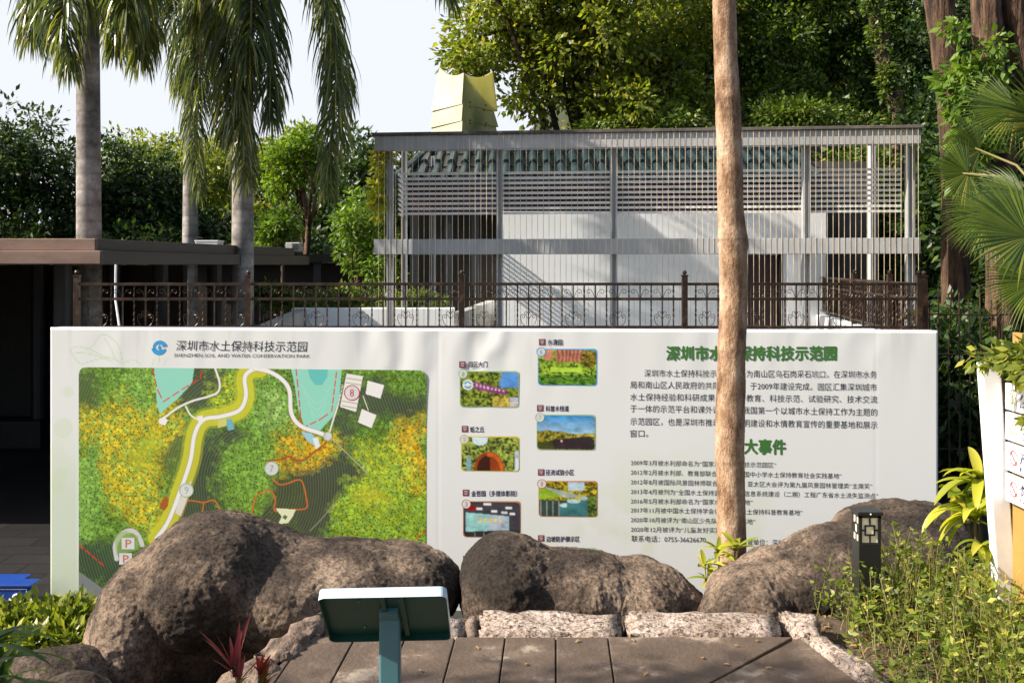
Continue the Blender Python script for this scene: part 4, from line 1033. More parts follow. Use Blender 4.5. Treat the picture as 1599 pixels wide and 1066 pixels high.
# ------------------------------------------------------------------ bollard light
b_ = thing('bollard_light', 'black square garden bollard lamp with cream lattice window panels', 'bollard light', (WX(1357,4.62),4.66,-.02))
Yb = 4.58; bx0, bx1 = WX(1341.5,Yb), WX(1376,Yb); w_ = bx1-bx0; zt_, zc = WZ(806,Yb), WZ(796,Yb); zl0, zl1 = WZ(846,Yb), WZ(807,Yb); e = .007
cx, cy = (bx0+bx1)/2, Yb+w_/2
mb = MB(); mb.box((bx0,Yb,-.1),(bx1,Yb+w_,zl0-.006)); mb.build('post', M['black_metal'], b_, bevel=.003)
mb = MB(); 
for i in (0,1):
    for j in (0,1):
        x = bx0 if i == 0 else bx1-.014; y = Yb if j == 0 else Yb+w_-.014; mb.box((x,y,zl0-.006),(x+.014,y+.014,zt_+.002))
mb.box((bx0,Yb,zl1-.004),(bx1,Yb+w_,zt_+.004)); mb.build('lantern_frame', M['black_metal'], b_)
mb = MB(); mb.box((bx0-.008,Yb-.008,zt_+.004),(bx1+.008,Yb+w_+.008,zt_+.022)); cp = mb.build('cap', M['black_metal'], b_, bevel=.003)
mb = MB(); mb.ball((cx,Yb-.009,zt_+.012), .004, 6); mb.build('screw', M['white_metal'], cp)
for side in range(4):
    R = Matrix.Translation((cx,cy,0)) @ Matrix.Rotation(side*math.pi/2,4,'Z'); h = w_/2; a0 = h-.014; H0, H1 = zl0-.004, zl1-.004
    mb = MB(); mb.box((-a0,-h+.006,H0),(a0,-h+.010,H1)); mb.v = [tuple(R@Vector(v)) for v in mb.v]; pn = mb.build('lamp_panel', M['cream_panel'], b_)
    mb = MB(); zm = (H0+H1)/2; q = .021; t_ = .0035; y0, y1 = -h+.001, -h+.006
    mb.box((-t_,y0,zm+q),(t_,y1,H1)); mb.box((-t_,y0,H0),(t_,y1,zm-q)); mb.box((-a0,y0,zm-t_),(-q,y1,zm+t_)); mb.box((q,y0,zm-t_),(a0,y1,zm+t_))
    mb.box((-q-t_,y0,zm-q-t_),(q+t_,y1,zm-q+t_)); mb.box((-q-t_,y0,zm+q-t_),(q+t_,y1,zm+q+t_)); mb.box((-q-t_,y0,zm-q+t_),(-q+t_,y1,zm+q-t_)); mb.box((q-t_,y0,zm-q+t_),(q+t_,y1,zm+q-t_))
    mb.v = [tuple(R@Vector(v)) for v in mb.v]; mb.build('lattice', M['black_metal'], pn)

# ------------------------------------------------------------------ slanted reading plate on its post
lc = thing('reading_stand', 'green and blue metal reading stand with a slanted plate seen from behind', 'sign stand', (-.315, 2.72, 0))
TLp, TRp = W(497,922,2.6), W(697,918,2.6); beta = math.radians(47); Lp = .24
ax = (TRp-TLp).normalized(); down = Vector((ax.y*-1*math.cos(beta), math.cos(beta), -math.sin(beta))).normalized(); down = (down-ax*down.dot(ax)).normalized()
nrm = ax.cross(down); nrm = nrm if nrm.z < 0 else -nrm                 # points down and to the camera: the underside
Wp = (TRp-TLp).length
def plate(w0, w1, l0, l1, o0, o1, rad, m, nm, par):
    bm = MB(); pts = []
    for cx_, cl_, s0 in ((w1-rad,l0+rad,-90),(w1-rad,l1-rad,0),(w0+rad,l1-rad,90),(w0+rad,l0+rad,180)):
        for i in range(7): a = math.radians(s0+15*i); pts.append((cx_+rad*math.cos(a), cl_+rad*math.sin(a)))
    n = len(pts); vs = [TLp+ax*u+down*v+nrm*o for o in (o0,o1) for u,v in pts]
    bm.add(vs, [tuple(range(n)), tuple(range(n,2*n))[::-1]]+[(i,i+n,(i+1)%n+n,(i+1)%n) for i in range(n)]); return bm.build(nm, m, par)
pl = plate(0, Wp, 0, Lp, -.006, -.001, .018, M['pale_blue'], 'plate', lc)
# rim turned down round the back of the plate
pts = []
for cx_, cl_, s0 in ((Wp-.018,.018,-90),(Wp-.018,Lp-.018,0),(.018,Lp-.018,90),(.018,.018,180)):
    for i in range(7): a = math.radians(s0+15*i); pts.append((cx_,cl_,math.cos(a),math.sin(a)))
n = len(pts); mb = MB(); vs = []
for rr, oo in ((.018,-.0005),(.018,.022),(.0145,.022),(.0145,-.0005)):
    vs += [TLp+ax*(c+rr*ca)+down*(l+rr*sa)+nrm*oo for c,l,ca,sa in pts]
fs = []
for r in range(3): fs += [(r*n+i, r*n+(i+1)%n, (r+1)*n+(i+1)%n, (r+1)*n+i) for i in range(n)]
mb.add(vs, fs[:n]); mb.build('rim', M['pale_blue'], pl)
m2 = MB(); m2.add(vs, fs[n:]); m2.build('inner_rim', M['green_metal'], pl)
plate(.004, Wp-.004, .004, Lp-.004, 0, .0025, .016, M['green_metal'], 'back_sheet', pl)
for u0 in (.30*Wp+.035, .30*Wp+.085):
    mb = MB(); A = TLp+ax*(u0+.03)+down*.01+nrm*.008; B = TLp+ax*(u0+.03)+down*(Lp-.012)+nrm*.008; mb.beam(A, B, .012, .012, nrm); mb.build('stiffener', M['green_metal'], pl)
pc = TLp+ax*(.46*Wp)+down*.075+nrm*.012; mb = MB(); hw = .0285
x_, y_ = WX(608,2.68), 2.70
mb.box((x_-hw,y_-.02,-.1),(x_+hw,y_+.02,pc.z-.02)); mb.build('post', M['teal_metal'], lc, bevel=.006)
mb = MB(); q0 = Vector((x_,y_,pc.z-.045)); mb.beam(q0, TLp+ax*((x_-TLp.x))+down*.09+nrm*.004, .05, .03, (0,1,0)); mb.build('neck', M['teal_metal'], lc)
mb = MB()
for u_, v_ in ((.30,.05),(.62,.05),(.30,.19),(.62,.19)): mb.ball(TLp+ax*(u_*Wp)+down*v_+nrm*.004, .0045, 6)
mb.build('bolts', M['teal_metal'], pl)
mb = MB(); mb.box((x_-.07,y_-.07,.002),(x_+.07,y_+.07,.01)); mb.build('base_plate', M['teal_metal'], lc)

# ------------------------------------------------------------------ white notice board at the right edge
sb_ = thing('notice_stand', 'white framed warning notice stand under trailing leaves at the right edge', 'notice stand', (2.25, 4.4, 0))
top, bot = W(1548,566,4.5), W(1572,1010,4.5); mb = MB()
mb.beam(Vector((bot.x+.02,4.53,-.1)), Vector((top.x,4.53,top.z)), .085, .06, (0,1,0)); mb.build('post', M['white_metal'], sb_, bevel=.006)
mb = MB(); mb.beam(Vector((2.40,3.3,-.1)), Vector((2.37,3.3,top.z)), .085, .06, (0,1,0)); mb.build('post', M['white_metal'], sb_, bevel=.006)
mb = MB(); mb.box((2.262,3.33,.02),(2.285,4.5,WZ(560,4.5)+.12)); mb.build('backing_board', M['ochre'], sb_)
xs = 2.222
def side_place(A, B):            # text and marks given as (distance along the stand from its far end, height)
    return np.stack([np.full_like(A, xs-.0015), 4.47-A, B], -1)
rows_ = [(597,648,'小心台阶','MIND THE STEP','tri'),(663,693,'小心地滑','CAUTION WET FLOOR','tri'),(690,727,'严禁烟火','NO FIREWORKS','ban'),(737,780,'禁止翻越','DO NOT CLIMB OVER','ban')]
rows_ = [(597,638,'小心台阶','MIND THE STEP','tri'),(642,685,'小心地滑','CAUTION WET FLOOR','tri'),(689,732,'严禁烟火','NO FIRE','ban'),(737,780,'禁止翻越','DO NOT CLIMB','ban')]
for i, (ya, yb, zh, en, kind) in enumerate(rows_):
    z1, z0 = WZ(ya,4.49), WZ(yb,4.49); mb = MB(); mb.box((xs,3.36,z0),(xs+.018,4.488,z1)); pn = mb.build('notice_panel', M['white_metal'], sb_, bevel=.003)
    h = z1-z0; mb = MB(); def_p = side_place
    def txt(mb, s, a0, a1, zb, hh, full=True, bold=0):
        co, fs = text_mesh(s, bold); lo, hi = co[:,0].min(), co[:,0].max()
        A = a0+(a1-a0)*(co[:,0]-lo)/(hi-lo); B = zb+(co[:,1]+(.06 if full else 0))/(.84 if full else .7)*hh
        mb.add([tuple(p) for p in side_place(A,B)], fs)
    txt(mb, zh, .115, .50, z0+h*.40, h*.38, bold=.008); txt(mb, en, .115, .50, z0+h*.14, h*.15, False); mb.build('notice_lettering', M['ink_navy'], pn)
    mb = MB(); c0 = (.06, z0+h*.52)
    if kind == 'ban':
        for k in range(20):
            q = []
            for kk, rr in ((k,.028),(k+1,.028),(k+1,.034),(k,.034)): a = 2*math.pi*kk/20; q.append((c0[0]+rr*math.cos(a), c0[1]+rr*math.sin(a)))
            P_ = side_place(np.array([v[0] for v in q]), np.array([v[1] for v in q])); mb.add([tuple(v) for v in P_], [(0,1,2,3)])
        q = [(c0[0]-.03,c0[1]+.024),(c0[0]-.024,c0[1]+.03),(c0[0]+.03,c0[1]-.024),(c0[0]+.024,c0[1]-.03)]
    else:
        mb.add([tuple(v) for v in side_place(np.array([c0[0]-.032,c0[0]+.032,c0[0]+.032,c0[0]-.032]), np.array([c0[1]-.03,c0[1]-.03,c0[1]-.025,c0[1]-.025]))], [(0,1,2,3)])
        mb.add([tuple(v) for v in side_place(np.array([c0[0]-.032,c0[0]-.027,c0[0]+.003,c0[0]-.002]), np.array([c0[1]-.025,c0[1]-.025,c0[1]+.03,c0[1]+.03]))], [(0,1,2,3)])
        q = [(c0[0]+.032,c0[1]-.025),(c0[0]+.027,c0[1]-.025),(c0[0]-.003,c0[1]+.03),(c0[0]+.002,c0[1]+.03)]
    P_ = side_place(np.array([v[0] for v in q]), np.array([v[1] for v in q])); mb.add([tuple(v) for v in P_], [(0,1,2,3)])
    mb.build('warning_mark', M['ink_red'] if kind == 'ban' else M['ink_yellow'], pn)

# ------------------------------------------------------------------ blue boxes on the court at the far left
def blue_box(px0, px1, py0, py1, Y, label, depth=.14):
    a, b = WX(px0,Y), WX(px1,Y); z1 = WZ(py0,Y); z0 = WZ(py1,Y)
    t = thing('blue_crate', label, 'crate', ((a+b)/2,Y,z0), 'blue crates on the dark court')
    mb = MB(); mb.box((a,Y,z0),(b,Y+depth,z1-.006)); mb.build('body', M['blue_plastic'], t, bevel=.015)
    mb = MB(); mb.box((a-.012,Y-.012,z1-.022),(b+.012,Y+depth+.012,z1)); mb.build('rim', M['blue_plastic'], t, bevel=.006)
    mb = MB(); m_ = .02; x0_, x1_, u0, u1 = a+.025, b-.025, z0+.02, z1-.035; y0, y1 = Y-.0025, Y-.0005
    mb.box((x0_,y0,u0),(x1_,y1,u0+.007)); mb.box((x0_,y0,u1-.007),(x1_,y1,u1)); mb.box((x0_,y0,u0+.007),(x0_+.007,y1,u1-.007)); mb.box((x1_-.007,y0,u0+.007),(x1_,y1,u1-.007)); mb.build('white_border', M['white_print'], t)
    mb = MB(); c0 = Vector((b-.11,Y-.002,(u0+u1)/2))
    for s in (0,1):
        pts = [(c0.x+(.042-.0012*i)*math.cos(math.pi*(s+i/12)), Y-.002, c0.z+(.042-.0012*i)*math.sin(math.pi*(s+i/12))) for i in range(13)]
        mb.tube(pts, [.004+.007*math.sin(math.pi*i/12) for i in range(13)], 6)
    mb.build('swirl_emblem', M['white_print'], t)
blue_box(-40, 47, 912, 954, 8.0, 'front blue plastic crate with white border and white swirl emblem')
blue_box(-62, 33, 904, 944, 8.17, 'blue plastic crate standing just behind the front blue crate')
# ------------------------------------------------------------------ foliage generators
def leaf_mesh(C, D, Ln, ratio, rng, upk=1.2, fold=.18, droop=0.0):
    n = len(C); D = D + np.array([0,0,-droop]); D = D/np.maximum(np.linalg.norm(D,axis=1,keepdims=True),1e-6)
    R = rng.normal(size=(n,3)) + np.array([0,0,upk]); S = np.cross(D, R); S /= np.maximum(np.linalg.norm(S,axis=1,keepdims=True),1e-6)
    N = np.cross(S, D); Ln = Ln[:,None]; w = Ln*ratio*.5
    b = C; t = C + D*Ln - N*Ln*.10; m = C + D*Ln*.45
    s1 = m + S*w - N*w*fold*2; s2 = m - S*w - N*w*fold*2
    V = np.stack([b, s1, t, s2], 1).reshape(-1,3); i = np.arange(n)*4
    Fc = np.concatenate([np.stack([i,i+1,i+2],1), np.stack([i,i+2,i+3],1)])
    return V, Fc
def crown_points(blobs, ncl, per, clr, rng, shell=.55):
    vol = np.array([b[3]*b[4]*b[5] for b in blobs])**.8; pick = rng.choice(len(blobs), ncl, p=vol/vol.sum()); B = np.array(blobs)[pick]
    u = rng.normal(size=(ncl,3)); u /= np.linalg.norm(u,axis=1,keepdims=True); r = rng.rand(ncl,1)**shell
    cc = B[:,:3] + u*r*B[:,3:6]
    sz = clr*rng.uniform(.5,1.4,(ncl,1)); k = rng.poisson(per*np.minimum(1.6,(sz[:,0]/clr)**1.5))+2
    idx = np.repeat(np.arange(ncl), k); v = rng.normal(size=(len(idx),3)); v /= np.linalg.norm(v,axis=1,keepdims=True)
    rr = rng.rand(len(idx),1)**.5
    P = cc[idx] + v*rr*sz[idx]*np.array([1,1,.72]); D = v*.9 + u[idx]*.5 + rng.normal(size=(len(idx),3))*.45
    return P, D, cc
def foliage(name, blobs, ncl, per, clr, Ln, ratio, seed, m, parent=None, droop=.35, upk=1.2, shell=.55):
    rng = np.random.RandomState(seed); P, D, cc = crown_points(blobs, ncl, per, clr, rng, shell)
    V, Fc = leaf_mesh(P, D, Ln*rng.uniform(.6,1.35,len(P)), ratio, rng, upk, droop=droop)
    return np_mesh(name, V, Fc, m, parent), cc
def wobble(a, b, n, amp, rng):
    a, b = np.array(a), np.array(b); out = []
    for i in range(n+1):
        t = i/n; out.append(tuple(a+(b-a)*t + (rng.normal(size=3)*amp*np.array([1,1,.3]) if 0 < i < n else 0)))
    return out
def tree(label, base, top, r0, r1, blobs, ncl, per, clr, Ln, leaf, seed, bark='bark_dark', cat='tree', group=None, limbs=7, name='tree', ratio=.45, droop=.35, shell=.55, limb_r=None):
    rng = np.random.RandomState(seed+7)
    t = thing(name, label, cat, base, group); mb = MB()
    tp = wobble(base, top, 6, r0*.35, rng); mb.tube(tp, [r0*1.25]+list(np.linspace(r0, r1, 6)), 10); mb.build('trunk', M[bark], t, smooth=True)
    cr, cc = foliage('crown', blobs, ncl, per, clr, Ln, ratio, seed, L[leaf], t, droop, shell=shell)
    if limbs:
        mb = MB()
        for i in range(limbs):
            c = cc[rng.randint(len(cc))]; s = np.array(tp[rng.randint(3,7)]); mid = (s+c)/2 + rng.normal(size=3)*np.linalg.norm(c-s)*.08
            r = (limb_r or r1*.8); mb.tube(wobble(s, mid, 2, r*.4, rng)[:-1]+wobble(mid, c, 3, r*.5, rng), list(np.linspace(r, r*.3, 6)), 6)
        mb.build('limbs', M[bark], t, smooth=True)
    return t
def blob(px, py, Y, rx, ry, dy=None):           # crown mass seen at (px,py), radii in photo pixels at distance Y
    c = W(px, py, Y); s = Y/F; return (c.x, c.y, c.z, rx*s, (dy if dy else min(rx,ry)*s), ry*s)

# ------------------------------------------------------------------ royal palms
def frond_mesh(path, Ll, n, rng, leaf, parent, up=0.0, width=.0135, name='frond'):
    P = [Vector(p) for p in smooth_pts3(path, 8)]; m = len(P)
    Ls = [0]; 
    for a,b in zip(P[:-1],P[1:]): Ls.append(Ls[-1]+(b-a).length)
    tot = Ls[-1]; mb = MB()
    def at(s):
        s = min(max(s,0),tot*.9999)
        for i in range(m-1):
            if Ls[i+1] >= s: f = (s-Ls[i])/max(1e-6,Ls[i+1]-Ls[i]); return P[i].lerp(P[i+1],f), (P[i+1]-P[i]).normalized()
        return P[-1], (P[-1]-P[-2]).normalized()
    for i in range(n):
        f = (i+rng.rand()*.8)/n; p, d = at(tot*(.08+.92*f)); ln = Ll*(.62+.55*math.sin(math.pi*min(1,f*.85+.1)))*(1-.25*f**3)*rng.uniform(.8,1.15)
        sd = d.cross(Vector((0,0,1)));
        if sd.length < .15: sd = d.cross(Vector((rng.normal(),rng.normal(),0)))
        sd.normalize(); upv = sd.cross(d)
        for s in (-1,1):
            ang = rng.uniform(-.9,.9); dirv = (sd*s*math.cos(ang) + upv*math.sin(ang)*.9 + d*rng.uniform(.45,.9)).normalized()
            q = p.copy(); pts = [q.copy()]; K = 4
            for k in range(K):
                dirv = (dirv + Vector((0,0,-1))*(.32+.22*k)*rng.uniform(.8,1.2)).normalized(); q = q + dirv*ln/K; pts.append(q.copy())
            wv = dirv.cross(Vector((rng.normal(),rng.normal(),.3))).normalized()*width
            vs = []
            for k, wd in enumerate((.5,1,.9,.6)): vs += [pts[k]-wv*wd, pts[k]+wv*wd]
            vs.append(pts[4]); fs = [(2*k,2*k+1,2*k+3,2*k+2) for k in range(3)]+[(6,7,8)]
            mb.add(vs, fs)
    o = mb.build(name, L[leaf], parent)
    rc = MB(); rc.tube(P, list(np.linspace(.035,.006,m)), 5); rc.build('midrib', M['stem'], o, smooth=True)
    return o
def smooth_pts3(pts, n=6):
    out = []; Q = [pts[0]]+list(pts)+[pts[-1]]
    for i in range(1, len(Q)-2):
        a,b,c,d = (np.array(Q[i+q], float) for q in (-1,0,1,2))
        for j in range(n):
            t = j/n; out.append(tuple(.5*((2*b)+(-a+c)*t+(2*a-5*b+4*c-d)*t*t+(-a+3*b-3*c+d)*t**3)))
    out.append(tuple(pts[-1])); return out
def palm(label, px_base, px_top, Y, w0, w1, zt_py, fronds, seed, Ll, extra=5):
    base = (WX(px_base,Y), Y, LOW); top = W(px_top, zt_py, Y); s = Y/F; rng = np.random.RandomState(seed)
    t = thing('royal_palm', label, 'palm tree', base, 'royal palms behind the brown roof')
    pts = [tuple(np.array(base)+(np.array(top)-np.array(base))*f) for f in np.linspace(0,1,9)]
    rs = [w0*s/2*1.25, w0*s/2*1.05]+list(np.linspace(w0*s/2, w1*s/2, 7)); mb = MB(); mb.tube(pts, rs, 18); mb.build('trunk', M['trunk_grey'], t, smooth=True)
    mb = MB(); cs = [top, top+Vector((0,0,.6)), top+Vector((0,0,1.2))]; mb.tube(cs, [w1*s/2*1.08, w1*s/2*.95, w1*s/2*.45], 14); mb.build('crownshaft', M['stem'], t, smooth=True)
    c = np.array(top)+np.array([0,0,1.0])
    for path in fronds:
        pts = [tuple(c)]+[tuple(W(a,b,Y+dy)) for a,b,dy in path]
        frond_mesh(pts, Ll, int(88*len(path)**.5)+36, rng, 'palm', t)
    for i in range(extra):
        a = rng.uniform(0, 2*math.pi); r = rng.uniform(1.2,1.9)
        pts = [tuple(c), tuple(c+np.array([math.cos(a)*r*.5, math.sin(a)*r*.5, 1.1])), tuple(c+np.array([math.cos(a)*r, math.sin(a)*r, 1.3])), tuple(c+np.array([math.cos(a)*r*1.7, math.sin(a)*r*1.7, .5]))]
        frond_mesh(pts, Ll, 40, rng, 'palm', t)
    return t
palm('thick grey royal palm trunk rising behind the stepped roof, leftmost of the palms', 141, 137, 12.6, 39, 34, -5, [
    [(95,-75,-.4),(62,-35,-.6),(52,60,-.6)], [(120,-40,-.7),(100,10,-1.0),(108,105,-1.0)], [(185,-95,.3),(215,-50,.4),(222,30,.4),(219,95,.4)],
    [(168,-60,.9),(180,-10,1.1),(180,80,1.1)], [(205,-60,-.6),(196,-10,-.9),(205,50,-.9)]], 11, .68, 3)
palm('slender royal palm with one frond hanging down its trunk, middle of the palms', 295, 299, 19.0, 25, 20, 60, [
    [(300,0,-.5),(296,80,-.7),(302,180,-.7),(309,300,-.7)], [(320,5,-.5),(312,90,-.9),(316,160,-.9)], [(272,-10,-.3),(282,60,-.5),(280,140,-.5)], [(262,-40,0),(244,0,-.3),(234,60,-.3)], [(330,-20,.4),(350,40,.6)]], 12, .70, 2)
palm('grey royal palm with dense hanging fronds that hide the upper trunk, rightmost of the palms', 378, 380, 13.6, 35, 31, 30, [
    [(372,-40,-.6),(366,60,-.9),(374,160,-.9),(385,285,-.9)], [(352,-30,-.5),(350,50,-.7),(356,110,-.7),(352,215,-.7)], [(398,-40,-.5),(412,20,-.8),(420,70,-.8),(424,185,-.8)], [(390,-60,-.8),(392,40,-1.1),(386,120,-1.1)],
    [(432,-95,-.4),(484,-70,-.6),(512,10,-.7),(524,130,-.7),(512,295,-.7)], [(440,-80,.5),(492,-40,.6),(524,70,.6),(534,220,.6)], [(470,-190,.2),(590,-170,.2),(665,-70,.2),(708,5,.2)], [(330,-60,.2),(318,-10,.2),(312,40,.2)]], 13, .66, 3)

# ------------------------------------------------------------------ trees at the left
TG = 'trees beyond the brown roof'
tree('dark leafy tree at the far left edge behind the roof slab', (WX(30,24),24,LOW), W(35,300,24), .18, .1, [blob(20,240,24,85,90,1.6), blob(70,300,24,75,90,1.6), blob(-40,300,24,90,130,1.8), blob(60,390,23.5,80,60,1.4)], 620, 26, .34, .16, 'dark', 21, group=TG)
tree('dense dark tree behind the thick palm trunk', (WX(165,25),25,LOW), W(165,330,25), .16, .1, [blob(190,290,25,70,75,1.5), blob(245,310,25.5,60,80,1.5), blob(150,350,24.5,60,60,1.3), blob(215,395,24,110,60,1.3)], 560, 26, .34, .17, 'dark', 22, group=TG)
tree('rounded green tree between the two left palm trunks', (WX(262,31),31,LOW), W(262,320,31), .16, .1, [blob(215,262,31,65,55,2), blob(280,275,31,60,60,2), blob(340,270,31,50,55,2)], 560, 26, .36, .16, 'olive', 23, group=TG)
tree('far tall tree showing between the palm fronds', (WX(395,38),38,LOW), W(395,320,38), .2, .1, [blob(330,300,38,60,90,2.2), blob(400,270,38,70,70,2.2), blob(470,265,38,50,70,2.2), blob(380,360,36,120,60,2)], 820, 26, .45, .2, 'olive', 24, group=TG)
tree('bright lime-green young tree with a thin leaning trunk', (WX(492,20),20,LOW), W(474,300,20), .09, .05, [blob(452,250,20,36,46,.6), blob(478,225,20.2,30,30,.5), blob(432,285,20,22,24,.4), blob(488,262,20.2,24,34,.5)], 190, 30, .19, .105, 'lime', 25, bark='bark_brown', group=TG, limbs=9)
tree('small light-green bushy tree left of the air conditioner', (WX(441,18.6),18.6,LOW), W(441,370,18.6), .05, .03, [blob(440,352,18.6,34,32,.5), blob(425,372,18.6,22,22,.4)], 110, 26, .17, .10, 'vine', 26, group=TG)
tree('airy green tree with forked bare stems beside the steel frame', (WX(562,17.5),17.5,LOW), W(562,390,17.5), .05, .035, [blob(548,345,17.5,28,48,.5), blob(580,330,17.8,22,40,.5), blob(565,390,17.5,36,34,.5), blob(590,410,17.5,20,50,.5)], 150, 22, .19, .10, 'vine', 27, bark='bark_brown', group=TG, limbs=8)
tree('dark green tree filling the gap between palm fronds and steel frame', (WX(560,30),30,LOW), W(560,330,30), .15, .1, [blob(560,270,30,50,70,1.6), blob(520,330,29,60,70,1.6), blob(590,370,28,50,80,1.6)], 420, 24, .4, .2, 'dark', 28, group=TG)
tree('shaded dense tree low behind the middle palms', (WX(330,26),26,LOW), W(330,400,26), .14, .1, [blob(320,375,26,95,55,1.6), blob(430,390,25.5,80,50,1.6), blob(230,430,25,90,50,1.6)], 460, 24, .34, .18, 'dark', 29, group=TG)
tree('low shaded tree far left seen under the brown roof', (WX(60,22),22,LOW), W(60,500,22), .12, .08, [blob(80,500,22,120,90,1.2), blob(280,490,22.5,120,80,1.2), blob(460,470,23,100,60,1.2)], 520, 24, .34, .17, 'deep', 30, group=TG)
# planting along the top of the white planter wall
o, _ = foliage('planter_hedge', [blob(430,462,15.6,60,13,.4), blob(530,466,15.5,70,13,.35), blob(625,470,15.5,70,12,.3)], 150, 26, .16, .09, .4, 31, L['mid'])
tag(o, 'row of leafy green plants growing along the top of the white planter wall', 'hedge')
o, _ = foliage('climbing_vine', [blob(594,265,14.5,8,28,.15), blob(592,310,14.5,8,34,.15), blob(600,240,14.5,9,10,.15)], 60, 14, .1, .09, .5, 32, L['yellow'])
tag(o, 'yellow-green climber at the left corner post of the steel frame', 'vine')

# ------------------------------------------------------------------ wood on the slope at the right
RG = 'trees of the wooded slope behind the white house'
def rtree(label, px, Y, blobs, ncl, leaf, seed, w=26, per=34, clr=.38, Ln=.135, bark='bark_dark', limbs=10, topy=60, lean=0):
    z = hill_z(WX(px,Y), Y)-.3; s = Y/F
    return tree(label, (WX(px,Y),Y,z), W(px+lean,topy,Y), w*s/2, w*s/3.2, blobs, ncl, per, clr, Ln, leaf, seed, bark, 'tree', RG, limbs, ratio=.56)
rtree('spreading olive-leaved tree whose branches overhang the tower', 905, 22, [blob(790,40,22,85,55,1.5), blob(740,95,21.5,55,28,1.0), blob(860,100,22,70,70,1.5), blob(930,60,22,90,90,1.8), blob(830,165,21.5,50,28,.9), blob(965,165,21.5,75,50,1.4), blob(880,-60,22,170,90,2.2)], 640, 'olive', 41, 24, 40, .36, .15, limbs=16, topy=20)
rtree('sunlit tree right of the tower with dense yellow-green leaves', 1010, 24, [blob(1010,110,24,80,75,1.6), blob(985,190,23,90,40,1.4), blob(1060,30,24.5,90,90,2), blob(1075,165,23,60,50,1.2)], 620, 'olive', 42)
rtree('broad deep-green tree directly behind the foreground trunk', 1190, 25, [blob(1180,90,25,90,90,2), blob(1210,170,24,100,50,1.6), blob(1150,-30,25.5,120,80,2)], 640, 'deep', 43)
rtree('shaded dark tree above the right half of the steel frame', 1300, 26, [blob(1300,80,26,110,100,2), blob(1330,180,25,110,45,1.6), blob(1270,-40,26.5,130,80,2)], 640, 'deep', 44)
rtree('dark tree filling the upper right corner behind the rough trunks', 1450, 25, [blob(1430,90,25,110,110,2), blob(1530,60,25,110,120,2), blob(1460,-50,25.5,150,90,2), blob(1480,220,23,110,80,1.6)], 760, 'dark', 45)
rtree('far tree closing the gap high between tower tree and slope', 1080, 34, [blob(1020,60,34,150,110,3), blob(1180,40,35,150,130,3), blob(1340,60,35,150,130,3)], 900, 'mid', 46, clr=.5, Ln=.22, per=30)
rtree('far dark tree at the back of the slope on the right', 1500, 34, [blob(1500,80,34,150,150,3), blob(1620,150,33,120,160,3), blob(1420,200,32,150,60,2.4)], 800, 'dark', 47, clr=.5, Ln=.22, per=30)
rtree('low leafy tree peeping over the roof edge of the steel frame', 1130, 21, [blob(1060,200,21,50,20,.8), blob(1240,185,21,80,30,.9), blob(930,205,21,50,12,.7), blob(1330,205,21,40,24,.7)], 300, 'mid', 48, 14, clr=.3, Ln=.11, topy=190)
# understorey shrubs that close the foot of the slope
for i, (px, py, Y, rx, ry, leaf, lab) in enumerate(((1340,330,19,80,110,'deep','dark shrub seen through the wires at the right of the white house'), (1470,330,17,70,170,'dark','tall dark shrub beside the right end of the steel frame'),
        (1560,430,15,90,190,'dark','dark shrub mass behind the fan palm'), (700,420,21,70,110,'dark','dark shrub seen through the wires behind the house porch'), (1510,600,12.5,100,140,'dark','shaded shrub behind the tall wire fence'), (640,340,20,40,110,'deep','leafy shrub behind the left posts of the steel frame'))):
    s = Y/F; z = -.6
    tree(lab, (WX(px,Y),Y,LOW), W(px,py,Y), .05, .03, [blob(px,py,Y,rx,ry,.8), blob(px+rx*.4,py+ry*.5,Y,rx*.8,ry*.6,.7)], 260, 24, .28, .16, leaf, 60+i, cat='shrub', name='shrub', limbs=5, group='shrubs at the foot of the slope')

# bare trunks with rough bark standing in front of the slope
def trunk(label, pts, w0, w1, bark, seed, group='rough trunks at the upper right'):
    rng = np.random.RandomState(seed); P = [np.array(W(*p)) for p in pts]; b = P[0].copy(); b[2] = LOW
    t = thing('bare_trunk', label, 'tree trunk', tuple(b), group); s = pts[0][2]/F
    path = smooth_pts3([tuple(b)]+[tuple(p) for p in P], 22); n = len(path); rs = np.linspace(w0*s/2*1.2, w1*s/2, n)*(1+.07*np.array([mnoise.noise(Vector((i*.7,seed,0))) for i in range(n)]))
    mb = MB(); N = 40; mb.tube(path, rs, N, True)
    for i, v in enumerate(mb.v):
        vv = Vector(v); c = Vector(path[min(i//N, n-1)]); dd = (vv-c); k = 1+.10*mnoise.noise(Vector((dd.x*12, dd.y*12, vv.z*1.0+seed)))+.16*(.4-abs(mnoise.noise(Vector((dd.x*26, dd.y*26, vv.z*2.2+seed))))); mb.v[i] = tuple(c+dd*k)
    mb.build('trunk', M[bark], t, smooth=True)
    mb = MB()
    for j in range(3):
        i = n-3-j; c = Vector(path[i]); a = rng.uniform(0,6.28); e = c+Vector((math.cos(a)*1.2, math.sin(a)*1.2, 1.1)); mb.tube([c, c.lerp(e,.5)+Vector((0,0,.1)), e], [w1*s*.16, w1*s*.1, w1*s*.05], 7)
    mb.build('branch', M[bark], t, smooth=True)
    return t
trunk('thick rough brown trunk leaning left above the right end of the frame', [(1492,300,14),(1484,150,14),(1462,-40,14),(1440,-260,14)], 34, 40, 'bark_brown', 1)
trunk('rough brown trunk half wrapped in creeper at the upper right', [(1562,260,12.5),(1548,120,12.5),(1538,-20,12.5),(1530,-240,12.5)], 38, 40, 'bark_brown', 2)
trunk('rough brown trunk at the right edge of the picture, top corner', [(1640,260,12.5),(1606,120,12.5),(1580,-10,12.5),(1560,-220,12.5)], 34, 34, 'bark_brown', 3)
